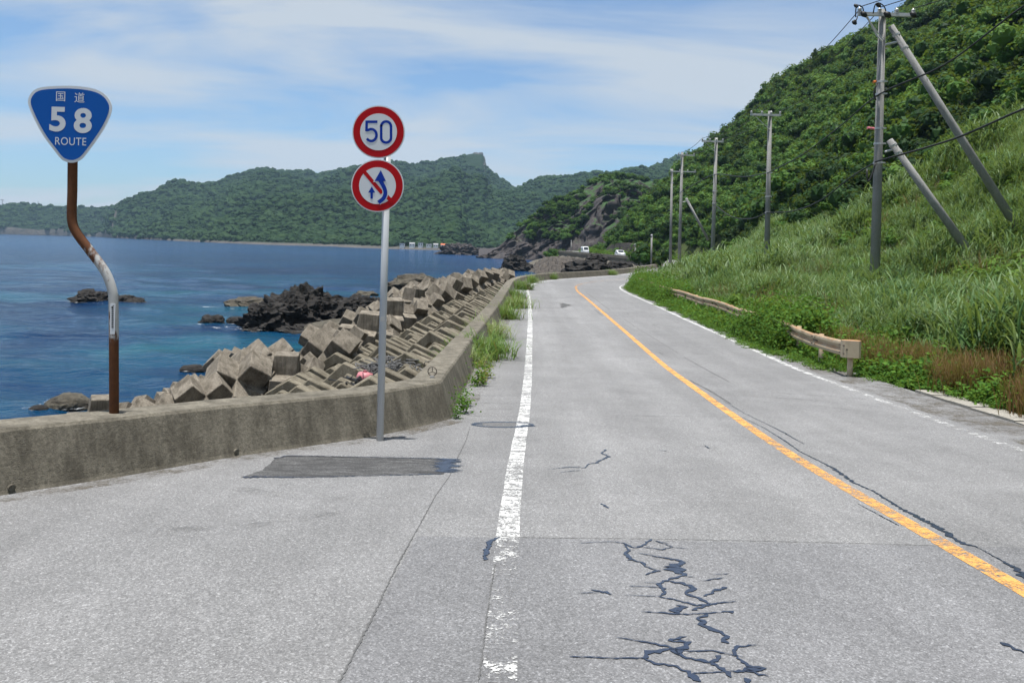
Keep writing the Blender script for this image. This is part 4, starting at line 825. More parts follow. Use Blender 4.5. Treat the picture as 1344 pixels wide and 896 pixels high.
ol = [(143, 215), (150, 180), (175, 150), (215, 135), (280, 129), (360, 128), (440, 135), (500, 150), (540, 175), (565, 210), (572, 245), (560, 290), (530, 350), (490, 410), (450, 465), (420, 500), (390, 517), (365, 521), (340, 517), (310, 500), (270, 450), (225, 390), (185, 320), (155, 255)]
ol = smooth_closed([(a / 3.897, 80 + b / 3.897) for a, b in ol], 4); cc = np.array([92.0, 155.0])
yf = Y58 - .05
pl58 = plate('plate', ol, yf, .006, M_signw, t)
def inset(P, d):
    P = [np.array(p) for p in P]; out = []
    for i in range(len(P)):
        tt = P[(i + 1) % len(P)] - P[i - 1]; tt /= np.linalg.norm(tt); n = np.array([-tt[1], tt[0]]); n = n if np.dot(n, cc - P[i]) > 0 else -n; out.append(P[i] + n * d)
    return out
plate('blue_face', inset(ol, 3.6), yf - .0025, .0015, M_blue, pl58)
for dz in (-.12, .12):
    mb = MB(); c = W(97, 160, yf + .03) + Vector((0, 0, dz)); mb.box(c, (.16, .05, .03)); obj('bracket', mb, M_back, t)
yt = yf - .004
text('lettering', '国', 79.6, 126.7, 12.6, yt, M_signw, pl58, .0); text('lettering', '道', 104.4, 128.2, 13.2, yt, M_signw, pl58, .0)
text('lettering', '5', 75.6, 156.6, 32.5, yt, M_signw, pl58, .03, 1.1); text('lettering', '8', 108.8, 158.4, 33.0, yt, M_signw, pl58, .03, 1.1)
text('lettering', 'ROUTE', 92.8, 185.6, 10.2, yt, M_signw, pl58, .0, .86, 1.06)
st = [W(144.8, 398, Y58 - .043), W(151.5, 398, Y58 - .043), W(150.5, 438.5, Y58 - .043), W(144.2, 438.5, Y58 - .043)]; mb = MB(); mb.extrude(st, (0, .004, 0)); s_o = obj('sticker', mb, M_signw, t)
mb = MB()
for k in range(11): a = W(147.7, 404.5 + k * 2.5, Y58 - .0445); mb.box(a, (.019, .0012, .0085)); mb.box(a + Vector((0, -.0003, .0)), (.006, .0012, .011))
obj('sticker_print', mb, M_black, s_o)
mb = MB(); a = [W(145.6, 403, Y58 - .0445), W(150.2, 400, Y58 - .0445), W(147.4, 404, Y58 - .0445)]; mb.extrude(a, (0, .001, 0)); obj('sticker_mark', mb, M_black, s_o)
mb = MB(); mb.tube([base + Vector((0, 0, -.004)), base + Vector((0, 0, .006))], .09, 20); obj('rust_ring', mb, M_rust, t)
# speed limit and no overtaking signs on the white pole
YS = 9.1; g = G(498.5, 578); YS = g.y; t = thing('speed_sign', 'round red rimmed 50 and no overtaking signs on a straight white pole', 'road sign', g)
top = W(510.5, 150, YS); top.x = g.x; mb = MB(); mb.tube([g + Vector((0, 0, -.1)), Vector((g.x, g.y, top.z))], .0405, 18); obj('pole', mb, M_steelw, t, True)
def circ(cx, cy, r, n=48): return [(cx + r * math.cos(a), cy + r * math.sin(a)) for a in np.linspace(0, 2 * math.pi, n, endpoint=False)]
yd = YS - .085; DISC = {}
for cx, cy, nm in ((496.8, 173.3, 'speed_limit_disc'), (495.4, 243.8, 'no_overtaking_disc')):
    d = plate(nm, circ(cx, cy, 34.6), yd, .012, M_signw, t)
    DISC[nm] = d; plate('red_ring', circ(cx, cy, 33.2), yd - .002, .0015, M_red, d); plate('white_face', circ(cx, cy, 24.2), yd - .004, .0015, M_signw, d)
    mb = MB(); mb.box(W(505, cy, yd + .045) , (.16, .07, .04)); obj('bracket', mb, M_back, t)
k5 = lambda p: [(450 + a / 5.27, 130 + b / 5.27) for a, b in p]
def arc(cx, cy, rx, ry, a0, a1, n=14): return [(cx + rx * math.cos(math.radians(a)), cy + ry * math.sin(math.radians(a))) for a in np.linspace(a0, a1, n)]
yn = yd - .0055; d1_, d2_ = DISC['speed_limit_disc'], DISC['no_overtaking_disc']
stroke('numeral', k5([(239, 158), (166, 158)]), 3.4, yn, M_blue2, d1_)
stroke('numeral', k5([(165, 150), (163, 224)]), 3.4, yn - .0006, M_blue2, d1_)
stroke('numeral', k5([(163, 217)] + arc(196, 250, 37, 41, 240, 505, 22)), 3.4, yn - .0012, M_blue2, d1_)
oo = arc(299, 190, 34, 34, 180, 360, 12) + arc(299, 268, 34, 34, 0, 180, 12); oo = oo + [oo[0], oo[1]]; stroke('numeral', k5(oo), 3.4, yn, M_blue2, d1_)
stroke('red_bar', k5([(138, 492), (272, 652)]), 5.0, yn, M_red, d2_); stroke('red_bar', k5([(304, 674), (342, 712)]), 5.2, yn, M_red, d2_)
cv = [(246, 716), (278, 690), (292, 662), (292, 632), (278, 598), (262, 568), (258, 545)]
cvs = [tuple(p) for p in catmull(np.array(cv), 4)]
stroke('white_gap', k5(cvs), 7.4, yn - .0012, M_signw, d2_, .001)
mb = MB(); mb.extrude([W(*q, yn - .0012) for q in k5([(262, 482), (209, 574), (307, 574)])], (0, .001, 0)); obj('white_gap', mb, M_signw, d2_)
stroke('curved_arrow', k5(cvs), 5.2, yn - .0026, M_blue2, d2_)
mb = MB(); mb.extrude([W(*q, yn - .0032) for q in k5([(262, 492), (219, 568), (298, 568)])], (0, .001, 0)); obj('arrow_head', mb, M_blue2, d2_)
stroke('small_arrow', k5([(199, 690), (199, 636)]), 3.1, yn - .0012, M_blue2, d2_)
mb = MB(); mb.extrude([W(*q, yn - .0018) for q in k5([(200, 605), (174, 648), (224, 648)])], (0, .001, 0)); obj('arrow_head', mb, M_blue2, d2_)
mb = MB(); c = W(499 + 3.1, 419, YS - .041); mb.box(c, (.05, .003, .05)); obj('pole_sticker', mb, M_cap, t)

# ------------------------------------------------------------------ utility poles and cables
M_galv = plain('galvanised_steel', (.46, .46, .45), .5, .5, .4, .1, 10); M_insul = plain('porcelain', (.55, .55, .53), .25, .6); M_cable = plain('black_cable', (.018, .018, .018), .55, .4); M_pink = plain('pink_tape', (.55, .16, .2), .6); M_org = plain('orange_tie', (.6, .16, .03), .6)
ATT = {}
def upole(key, Y, base_px, top_px, arm_l, arm_r, arm_py, lab, bands=(), brace=True, arm_y=0.0, ins=4):
    b = W(*base_px, Y); tp = W(*top_px, Y); tp.x = b.x + (tp.x - b.x) * .8; gz = float(hill_z([b.x], [Y])[0]); ground = Vector((b.x, Y, min(gz, b.z)))
    t = thing('utility_pole', lab, 'utility pole', ground, 'utility poles along the hillside')
    hgt = tp.z - ground.z; s = hgt / 10.5; mb = MB(); mb.tube([ground + Vector((0, 0, -.3)), tp], [.185 * s ** .3, .12 * s ** .3], 16); obj('shaft', mb, M_polec, t, True)
    a = W(arm_l, arm_py, Y); c = W(arm_r, arm_py, Y); a.z = c.z = W((arm_l + arm_r) / 2, arm_py, Y).z; a.y = c.y = Y - .16
    mb = MB(); mb.box((a + c) / 2, ((c - a).length, .11, .13)); xa = obj('crossarm', mb, M_galv, t)
    if brace:
        q = a.lerp(c, .12); mb = MB(); mb.tube([q + Vector((0, .02, -.03)), Vector((tp.x, Y - .15, a.z - .95))], .022, 6); obj('arm_brace', mb, M_galv, t)
    L = []
    for k in range(ins):
        q = a.lerp(c, [.03, .38, .68, .97][k] if ins == 4 else [.05, .55, .95][k]); mb = MB()
        for j in range(3): mb.tube([q + Vector((0, 0, .05 + j * .06)), q + Vector((0, 0, .10 + j * .06))], [.085, .05], 10)
        mb.tube([q, q + Vector((0, 0, .26))], .022, 8); obj('insulator', mb, M_insul, xa, True); L.append(q + Vector((0, 0, .26)))
    for py in bands:
        f_ = (base_px[1] - py) / (base_px[1] - top_px[1]); q = b.lerp(tp, f_); mb = MB(); mb.tube([q + Vector((0, 0, -.035)), q + Vector((0, 0, .035))], .20 - .05 * f_, 16); bd = obj('band', mb, M_galv, t)
        mb = MB(); mb.box(q + Vector((.12, -.16, 0)), (.14, .08, .05)); obj('clamp', mb, M_galv, bd)
    for k in range(10):
        f_ = .18 + k * .075; q = b.lerp(tp, f_); sgn = 1 if k % 2 else -1; mb = MB(); mb.tube([q + Vector((sgn * .1, 0, 0)), q + Vector((sgn * .26, 0, 0))], .011, 5); obj('step_bolt', mb, M_galv, t)
    ATT[key] = (L, b, tp); return t
p1 = upole('a', 30, (1148, 362), (1158.5, 13), 1123.5, 1198, 21, 'nearest and tallest utility pole with a double strut and black jumper wires', (108, 124, 169, 189, 214))
upole('b', 50.5, (1006, 353), (1010.5, 146), 984, 1024, 151.5, 'second utility pole along the hillside, just beyond the double strut pole', (227, 258, 279))
upole('c', 66.5, (935, 339), (940.5, 181), 920.5, 949, 186, 'third utility pole along the hillside with a braced crossarm', (229, 251, 267))
upole('d', 86, (892, 323), (895.5, 200), 889, 911.5, 204, 'fourth utility pole along the hillside, higher arm of the overlapping pair', (228, 252), True, 0, 3)
upole('e', 98, (881, 302), (881.8, 222), 879, 913, 225.5, 'farthest utility pole, lower arm of the overlapping pair', (240,), True, 0, 4)
for n_, (a, b, Y, r0, r1, lab) in enumerate((((1169, 34), (1331, 293), 29.6, .115, .165, 'long diagonal concrete strut leaning on the top of the nearest utility pole'), ((1167.5, 184), (1269, 327), 29.4, .12, .165, 'short diagonal concrete strut leaning on the middle of the nearest utility pole'), ((900.5, 260), (926.5, 309), 85.6, .12, .14, 'thin diagonal strut leaning on the fourth utility pole'))):
    A_ = W(*a, Y); B_ = W(*b, Y); B_ = A_ + (B_ - A_) * 1.12; t = thing('pole_strut', lab, 'pole strut', B_)
    mb = MB(); mb.tube([B_, A_], [r1, r0], 14); obj('shaft', mb, M_polec, t, True)
    for f_ in (.04, .1): q = A_.lerp(B_, f_); d_ = (B_ - A_).normalized(); mb = MB(); mb.tube([q - d_ * .04, q + d_ * .04], r0 + .022, 14); obj('band', mb, M_galv, t)
    q = A_.lerp(B_, .07); mb = MB(); mb.tube([q, q + Vector((-.5 if n_ != 1 else -.35, .1, -.12))], .045, 8); obj('bracket', mb, M_galv, t)
def cable(pts, r, lab, mat=None, name='power_cable'):
    P = [tuple(map(float, p)) for p in pts]; mb = MB(); mb.tube([Vector(p) for p in catmull(np.array(P), .6)], r, 6); tag(obj(name, mb, mat or M_cable, smooth=True), lab, 'cable', 'cables strung along the utility poles')
def sag(a, b, s, n=8): return [a.lerp(b, k / n) - Vector((0, 0, s * 4 * (k / n) * (1 - k / n))) for k in range(n + 1)]
La, Lb, Lc, Ld, Le = [ATT[k][0] for k in 'abcde']
cable([W(1420, 120, 20), W(1344, 143, 22.5), W(1250, 183, 26), W(1150.5, 212, 29.7)], .035, 'thick black cable rising from the nearest pole to the upper right edge')
cable([W(1150.5, 212, 29.7), W(1118, 232, 34), W(1075, 264, 40.5), W(1040, 277, 46), W(1007, 279, 50.2)], .032, 'thick black cable sagging between the nearest and second poles')
cable([W(1007, 279, 50.2), W(985, 287, 55), W(960, 284, 60), W(937, 268, 66.2)], .034, 'thick black cable sagging between the second and third poles')
cable([W(1420, -30, 20), W(1344, 8, 22), W(1240, 85, 26.5), W(1154, 124, 29.7), W(1100, 168, 36), W(1050, 205, 43), W(1008, 227, 50.2)], .03, 'black cable crossing the hillside behind the long strut at mid height')
cable([W(1008, 227, 50.2), W(975, 232, 58), W(938.5, 229, 66.2), W(915, 240, 76), W(893.5, 252, 85.8)], .032, 'black cable running from the second pole to the fourth pole')
for k, lab in ((0, 'bare top wire from the seaward end of the nearest crossarm'), (1, 'bare top wire from the inner seaward insulator of the nearest crossarm'), (3, 'bare top wire from the hillward end of the nearest crossarm')):
    cable(sag(La[k] + Vector((0, .1, -.12)), Lb[k], .45), .016, lab); cable(sag(Lb[k], Lc[k], .3), .016, lab.replace('nearest', 'second'))
    cable(sag(Lc[k], Ld[min(k, 2)], .3), .018, lab.replace('nearest', 'third'))
    cable(sag(La[k], La[k] + Vector((9.5, -22, 1.6)), .5), .016, lab.replace('wire', 'wire toward the camera'))
# jumper loops and ties on the nearest pole (parts)
for k, (a, b, c_) in enumerate((((1123, 23), (1126, 7), (1134, 19)), ((1146, 18), (1153, 4), (1164, 20)), ((1124, 29), (1121, 32), (1125, 22)))):
    o = MB(); o.tube([Vector(p) for p in catmull(np.array([W(*a, 29.6), W((a[0] + b[0]) / 2 - 1, (a[1] + b[1]) / 2 - 4, 29.5), W(*b, 29.5), W((b[0] + c_[0]) / 2 + 2, (b[1] + c_[1]) / 2 - 3, 29.5), W(*c_, 29.6)]), .08)], .022, 6); obj('jumper_wire', o, M_cable, p1, True)
for a, r in (((1123.5, 8), .07), ((1153, 7), .085), ((1134, 19), .11), ((1165, 19.5), .12), ((1199, 19.5), .11), ((1121.5, 30), .08)):
    q = W(*a, 29.55); o = MB(); o.tube([q + Vector((-r, 0, r * .7)), q, q + Vector((r * .9, 0, -r * .8))], [r * .5, r, r * .45], 10); obj('insulator_cover', o, M_cable, p1, True)
o = MB(); o.tube([W(1138, 22, 29.7), W(1151, 47, 29.8), W(1157.5, 54, 29.8)], .035, 8); obj('arm_brace', o, M_galv, p1)
o = MB(); o.tube([W(1149.6, 107, 29.75), W(1146.5, 108, 29.7)], .05, 8); obj('orange_tie', o, M_org, p1)
o = MB(); o.tube([W(1147, 169, 29.75), W(1138.5, 168, 29.7)], .05, 8); obj('pink_tape', o, M_pink, p1)
o = MB(); o.tube([Vector(p) for p in catmull(np.array([W(1151, 110, 29.72), W(1147, 122, 29.7), W(1149.5, 132, 29.72)]), .1)], .03, 6); obj('cable_tail', o, M_cable, p1, True)
o = MB(); o.tube([Vector(p) for p in catmull(np.array([W(1149, 214, 29.72), W(1145, 228, 29.7), W(1140, 238, 29.7), W(1138, 232, 29.7), W(1138, 222, 29.75)]), .1)], .03, 6); obj('cable_tail', o, M_cable, p1, True)
for px, y0, y1, Y, lab in ((855, 337, 309, 104, 'short grey post beside the ivy clad bush at the far bend'), (833.5, 336, 321, 120, 'thin short post with a light head near the far black car'), (749.5, 330, 316, 222, 'thin post standing behind the white van')):
    a, b = W(px, y0, Y), W(px + .4, y1, Y); gz = min(a.z, float(hill_z([a.x], [Y])[0])); a.z = gz; t = thing('roadside_post', lab, 'post', a); mb = MB(); mb.tube([a, b], .12, 10); obj('shaft', mb, M_polec, t, True); mb = MB(); mb.tube([b, b + Vector((0, 0, .15))], [.17, .1], 10); obj('cap', mb, M_galv, t)

# ------------------------------------------------------------------ guardrail, gutter
m = MT('weathered_guardrail_paint'); x, y, z = m.xyz(); nz_ = m.xyz(m.n('ShaderNodeNewGeometry').outputs['Normal'])[2]
c = m.mix(m.noise(4, 6, .65), (.34, .27, .18), (.47, .40, .29)); c = m.mix(m.ramp(m.math('ADD', m.math('MULTIPLY', nz_, .35), m.noise(3.2, 6, .7)), [(.52, 0.0), (.86, .75)]), c, (.34, .15, .05)); c = m.mix(m.ramp(m.noise(2, 5, .6, stretch=(1, 1, .4)), [(.55, 0.0), (.75, .6)]), c, (.13, .085, .05)); m.bsdf(c, .6, .35); M_rail = m.m
i0 = int(np.argmin(np.abs(CEN[:, 1] - 17.0))); gl = []
for i in range(i0, len(CEN)):
    if CEN[i, 1] > 60: break
    gl.append(off(i, float(np.interp(CEN[i, 1], [17, 22, 30, 60], [3.58, 3.95, 4.15, 4.1]))))
gl = resample(np.array(gl), .25); gr = thing('guardrail', 'rusty beige steel guardrail half buried in weeds along the hillside verge', 'guardrail', (gl[0][0], gl[0][1], float(zr(gl[0][1]))))
wprof = [(.0, .72), (-.045, .735), (-.075, .70), (-.08, .655), (-.055, .61), (-.02, .585), (-.02, .565), (-.055, .54), (-.08, .495), (-.075, .45), (-.045, .415), (.0, .43), (.012, .43), (.012, .72)]
gT = np.gradient(gl, axis=0); gT /= np.linalg.norm(gT, axis=1)[:, None]; gN = np.stack([gT[:, 1], -gT[:, 0]], 1)
for s in range(0, len(gl) - 8, 8):
    P = gl[s:s + 9]; N = gN[s:s + 9]; rise = .0 if s else .06; lean = rnd.uniform(-.02, .02)
    mb = MB(); mb.loft([[(p[0] + n[0] * a, p[1] + n[1] * a, float(zr(p[1])) + h + .02 * math.sin(p[1] * .9) + lean) for a, h in wprof] for p, n in zip(P, N)]); obj('rail_beam', mb, M_rail, gr)
    q = Vector((P[0][0] + N[0][0] * .1, P[0][1], float(zr(P[0][1])))); mb = MB(); mb.tube([q + Vector((0, 0, -.3)), q + Vector((0, 0, .70))], .057, 12); obj('post', mb, M_rail, gr, True)
    bm_ = P[0] - N[0] * .03; sp = MB(); sp.box((bm_[0], bm_[1], float(zr(P[0][1])) + .575 + lean), (.03, .28, .03)); 
    for dy_ in (-.1, .1):
        for hz_ in (.655, .495): sp.tube([(P[0][0] - .07, P[0][1] + dy_, float(zr(P[0][1])) + hz_ + lean), (P[0][0] - .1, P[0][1] + dy_, float(zr(P[0][1])) + hz_ + lean)], .016, 6)
    obj('splice_bolts', sp, M_dark, gr)
q = Vector((gl[0][0], gl[0][1] - .02, float(zr(gl[0][1])))); ring = lambda zz_: [q + Vector((a, b, zz_)) for a, b in ((-.09, .06), (-.10, -.05), (-.06, -.10), (.20, -.16), (.26, -.12), (.28, .02), (.2, .1), (.0, .12))]
mb = MB(); mb.loft([ring(.40), ring(.75)]); obj('end_terminal', mb, M_rail, gr)
gut = bpy.data.objects.new('gutter', None); COL.objects.link(gut); gut['kind'] = 'structure'; gut.location = (7.3, 9, float(zr(9)))
k = 0; yq = -6.0
while yq < 14.0:
    i = int(np.argmin(np.abs(CEN[:, 1] - yq))); j = int(np.argmin(np.abs(CEN[:, 1] - (yq + .58)))); a0, a1, b0, b1 = off(i, 4.02), off(i, 4.47), off(j, 4.02), off(j, 4.47); a0, a1 = a0 * 1, a1 * 1
    a0[1] = a1[1] = yq; b0[1] = b1[1] = yq + .585; dz = rnd.uniform(.02, .05); mb = MB(); mb.extrude([(p[0], p[1], float(zr(p[1])) + dz) for p in (a0, a1, b1, b0)], (0, 0, -.2)); obj('gutter_slab', mb, M_pale, gut); yq += .6

# ------------------------------------------------------------------ flotsam on the revetment
M_net = plain('grey_net', (.13, .13, .13), .9, .1, 0, .3, 8); M_pk = plain('faded_pink_plastic', (.45, .16, .18), .5); M_blk = plain('black_plastic', (.02, .02, .02), .5)
p = W(479, 496, 17.3); mb = MB()
for (c_, r) in ((p, 1),):
    rings = []
    for a, rr in ((-.13, .10), (-.12, .15), (-.05, .185), (.05, .185), (.12, .15), (.13, .10)): rings.append([c_ + Vector((math.cos(g_) * rr * 1.0, math.sin(g_) * rr, a)) for g_ in np.linspace(0, 2 * math.pi, 20, endpoint=False)])
mb.loft(rings); fl = thing('fishing_float', 'faded pink plastic fishing float washed up on the revetment', 'float', p); obj('shell', mb, M_pk, fl, True)
mb = MB(); mb.tube([p + Vector((0, 0, .12)), p + Vector((0, 0, .17))], .04, 10); obj('eye', mb, M_pk, fl)
def net(p, n, r, h, mat, lab, cat, nm, rr=.022):
    mb = MB()
    for k in range(n):
        c0 = p + Vector((rnd.uniform(-r, r), rnd.uniform(-r, r), rnd.uniform(0, h * .6))); pts = [c0]
        for q in range(6): c0 = c0 + Vector((rnd.uniform(-.22, .22), rnd.uniform(-.22, .22), rnd.uniform(-.1, .1))); c0.z = max(p.z - .05, min(p.z + h, c0.z)); pts.append(c0)
        mb.tube([Vector(x) for x in catmull(np.array([tuple(x) for x in pts]), .12)], rnd.uniform(.6, 1.4) * rr, 5)
    tag(obj(nm, mb, mat), lab, cat)
net(W(516, 493, 17.8), 150, .42, .30, M_net, 'tangled heap of grey fishing net on the revetment right of the white pole', 'net', 'fishing_net', .011)
net(W(480, 505, 17.2), 34, .24, .2, M_blk, 'black tangle of rope and plastic below the pink float', 'debris', 'rope_tangle', .018)
net(W(520, 478, 19.8), 30, .35, .2, M_net, 'smaller scrap of grey net caught higher on the revetment', 'net', 'fishing_net', .012)

# ------------------------------------------------------------------ vegetation
def blades(name, n, L, w, spread, droop, seed, mat, seg=4, lean=.35):
    r = np.random.default_rng(seed); V = []; Fc = []
    for k in range(n):
        a = r.uniform(0, 2 * math.pi); b = np.array([math.cos(a), math.sin(a), 0]); root = np.array([*r.normal(0, spread, 2), -.05]); l = L * r.uniform(.55, 1.15); ww = w * r.uniform(.7, 1.3)
        side = np.array([-b[1], b[0], 0]); th = r.uniform(.05, lean); p = root.copy(); o = len(V); dr = droop * r.uniform(.5, 1.4)
        for s in range(seg + 1):
            t = s / seg; wd = ww * (1 - t) ** .7 * (.6 + .4 * min(1, t * 5)) / 2 + .0015; V += [p - side * wd, p + side * wd]
            th2 = th + dr * t ** 1.6; p = p + (b * math.sin(th2) + np.array([0, 0, math.cos(th2)])) * l / seg
        for s in range(seg): q = o + 2 * s; Fc.append((q, q + 1, q + 3, q + 2))
    me = bpy.data.meshes.new(name); me.from_pydata([tuple(map(float, v)) for v in V], [], Fc); me.update(); me.materials.append(mat); return me
def leaves_mesh(name, cen, nor, size, mat, seed, asp=.55, core=None):
    r = np.random.default_rng(seed); N = len(cen); d = nor + r.normal(0, .55, (N, 3)); d /= np.linalg.norm(d, axis=1)[:, None]; t = r.normal(0, 1, (N, 3)); t -= d * (t * d).sum(1)[:, None]; t /= np.linalg.norm(t, axis=1)[:, None]; b = np.cross(d, t)
    s = (size * r.uniform(.6, 1.35, N))[:, None]; V = np.stack([cen - t * s * .5, cen + b * s * asp * .5 + d * s * .06, cen + t * s * .5, cen - b * s * asp * .5 + d * s * .06], 1).reshape(-1, 3); Fc = np.arange(4 * N).reshape(-1, 4).tolist(); V = V.tolist()
    if core is not None:
        o = len(V); V += core[0]; Fc += [tuple(i + o for i in f) for f in core[1]]
    me = bpy.data.meshes.new(name); me.from_pydata(V, [], Fc); me.update(); me.materials.append(mat); return me
def crown(name, seed, nleaf, size, mat, flat=.8, nl=9):
    """unit crown (diameter about 1) of leaf clumps"""
    r = np.random.default_rng(seed); L = []
    for k in range(nl):
        a = r.uniform(0, 2 * math.pi); q = r.uniform(.0, .34) ** .8; L.append((np.array([math.cos(a) * q, math.sin(a) * q, r.uniform(.12, .52) * flat]), r.uniform(.14, .24)))
    cen = []; nor = []
    for k in range(nleaf):
        c, rad = L[r.integers(nl)]; d = r.normal(0, 1, 3); d[2] = abs(d[2]) * 1.1 - .35; d /= np.linalg.norm(d); cen.append(c + d * rad * r.uniform(.8, 1.1)); nor.append(d * .6 + np.array([0, 0, .55]))
    b = bmesh.new()
    for c, rad in L:
        q = bmesh.ops.create_icosphere(b, subdivisions=1, radius=rad * .78)
        for v in q['verts']: v.co += Vector(c)
    b.verts.index_update(); core = ([tuple(v.co) for v in b.verts], [tuple(v.index for v in f.verts) for f in b.faces]); b.free()
    return leaves_mesh(name, np.array(cen), np.array(nor), size, mat, seed, .6, core)
G1 = leafmat('hill_leaf', [(.010, .032, .008), (.026, .075, .012), (.055, .13, .02), (.10, .185, .032)], .3, .6, .15, .10)
G1b = leafmat('dark_leaf', [(.008, .026, .007), (.016, .046, .011), (.028, .07, .015)], .25, .65, .12, .1)
GR = leafmat('tall_grass_blade', [(.032, .08, .02), (.068, .14, .038), (.12, .20, .072), (.205, .27, .14)], .35, .55, .22, .35)
GRd = leafmat('dry_grass_blade', [(.085, .038, .018), (.14, .07, .03), (.19, .13, .05)], .3, .6, .2, .6)
GW = leafmat('weed_leaf', [(.03, .085, .012), (.06, .145, .018), (.10, .20, .028)], .35, .65, .12, .7)
GY = leafmat('yellow_weed_leaf', [(.12, .17, .02), (.22, .22, .03), (.30, .20, .03)], .35, .5, .3, .8)
GB = leafmat('wall_grass_blade', [(.040, .10, .014), (.085, .175, .028), (.15, .24, .05), (.26, .29, .12)], .4, .4, .4, 1.0)
BARK = plain('bark', (.10, .08, .06), .9, .1, 0, .3, 6)
def reed(name, seed, nst, H, nlf, ll, lw, mat, seg=4):
    """stems with arching leaves leaving them at several heights"""
    r = np.random.default_rng(seed); V = []; Fc = []
    def leaf(p, b, th, l, w, dr):
        side = np.array([-b[1], b[0], 0]); o = len(V)
        for s in range(seg + 1):
            t = s / seg; wd = w * (.35 + .65 * min(1, t * 4)) * (1 - t ** 2.2) / 2 + .0015; V.extend([p - side * wd, p + side * wd]); a = th + dr * t ** 1.3; p = p + (b * math.sin(a) + np.array([0, 0, math.cos(a)])) * l / seg
        for s in range(seg): q = o + 2 * s; Fc.append((q, q + 1, q + 3, q + 2))
    for k in range(nst):
        root = np.array([*r.normal(0, .20, 2), -.05]); a = r.uniform(0, 6.28); tilt = np.array([math.cos(a), math.sin(a), 0]) * r.uniform(.05, .35); h = H * r.uniform(.6, 1.15)
        for j in range(nlf):
            f = .12 + .88 * (j + r.uniform(0, .6)) / nlf; a = r.uniform(0, 6.28); b = np.array([math.cos(a), math.sin(a), 0]); leaf(root + (tilt * f + np.array([0, 0, f])) * h * .85, b, r.uniform(.2, .7), ll * r.uniform(.6, 1.2), lw * r.uniform(.7, 1.3), r.uniform(.7, 2.0))
    me = bpy.data.meshes.new(name); me.from_pydata([tuple(map(float, v)) for v in V], [], Fc); me.update(); me.materials.append(mat); return me
TALL = [reed('tall_grass_clump', i, 12, .92, 9, .46, .024, GR) for i in range(7)]
TALLF = [reed('tall_grass_clump_far', 20 + i, 11, .95, 8, .5, .042, GR, 3) for i in range(4)]
DRY = [blades('dry_grass_clump', 46, .62, .009, .13, .7, 40 + i, GRd, 3, .35) for i in range(3)]
SHORT = [blades('short_grass_clump', 30, .30, .012, .10, .9, 60 + i, GW, 3, .5) for i in range(3)]
def weed(seed, n=70, mat=GW, h=.22, size=.085, sp=.16):
    r = np.random.default_rng(seed); cen = np.stack([r.normal(0, sp, n), r.normal(0, sp, n), np.abs(r.normal(0, 1, n)) * h * .6 + .03], 1); return leaves_mesh('weed_clump', cen, np.tile([0, 0, 1.0], (n, 1)), size, mat, seed, .75)
WEED = [weed(i) for i in range(5)]
SCR = leafmat('scrub_leaf', [(.04, .10, .014), (.075, .155, .022), (.13, .215, .035)], .35, .6, .15, .4)
SCRUB = [crown('scrub_crown', 50 + i, 420, .10, SCR, .7, 7) for i in range(4)]
CROWN = [crown('tree_crown', i, 620, .085, G1, .8) for i in range(6)] + [crown('tree_crown', 10 + i, 620, .08, G1b, .85) for i in range(2)]
def view_ok(P, mx_=150, top=-260, bot=1000):
    x_, y_ = project(P); return (P[:, 1] > 1) & (x_ > -mx_) & (x_ < 1344 + mx_) & (y_ > top) & (y_ < bot)
def eul(n, tilt=.15): return np.stack([rng.uniform(-tilt, tilt, n), rng.uniform(-tilt, tilt, n), rng.uniform(0, 6.28, n)], 1)
def ub(Y): return np.interp(Y, [0, 25, 40, 55, 70, 85, 100], [33, 33, 29, 21, 14.5, 9.5, 6.2])      # where the thicket starts above the grass
# tall grass on the bank
N = 66000; Xc = rng.uniform(6, 48, N); Yc = 6 + 104 * rng.random(N) ** 1.25; u, _ = u_of(Xc, Yc)
dens = np.clip((u - np.interp(Yc, [8, 12, 24, 32], [5.9, 5.9, 5.7, 4.9])) / 1.2, 0, 1) * (u < ub(Yc) + 2.5) * np.where(fbm(Xc, Yc, .25, 3, 1.7) > -.42, 1, .35)
ok = rng.random(N) < dens; Xc, Yc, u = Xc[ok], Yc[ok], u[ok]; P = np.stack([Xc, Yc, hill_z(Xc, Yc) - .05], 1); ok = view_ok(P); P, u = P[ok], u[ok]
hs = (.66 + .34 * np.clip((u - 5) / 2.5, 0, 1)) * rng.uniform(.75, 1.3, len(P)) * (1 + 1.0 * fbm(P[:, 0], P[:, 1], .28, 3, 5.5)) * np.interp(P[:, 1], [8, 14, 19, 26], [1.45, 1.35, 1.0, .8]); nearm = P[:, 1] < 44
scatter('tall_grass', P[nearm], eul(nearm.sum(), .2), hs[nearm], rng.integers(0, 7, nearm.sum()), TALL, 'tall arching reed grass covering the bank above the road', 'grass')
scatter('far_grass', P[~nearm], eul((~nearm).sum(), .2), hs[~nearm] * 1.15, rng.integers(0, 4, (~nearm).sum()), TALLF, 'tall reed grass on the bank toward the road bend', 'grass')
kb = rng.choice(np.flatnonzero((P[:, 0] > 9) & (P[:, 1] < 75)), 900, replace=False); Pb = P[kb]
scatter('bank_shrubs', Pb[:600] - np.array([0, 0, .1]), eul(600), rng.uniform(.7, 1.9, 600), rng.integers(0, 4, 600), SCRUB, 'small leafy shrubs dotted through the reed grass of the bank', 'shrubs')
scatter('bank_dead_grass', Pb[600:], eul(300, .3), rng.uniform(1.2, 2.2, 300), rng.integers(0, 3, 300), DRY, 'dead brown stalks standing in the reed grass of the bank', 'grass')
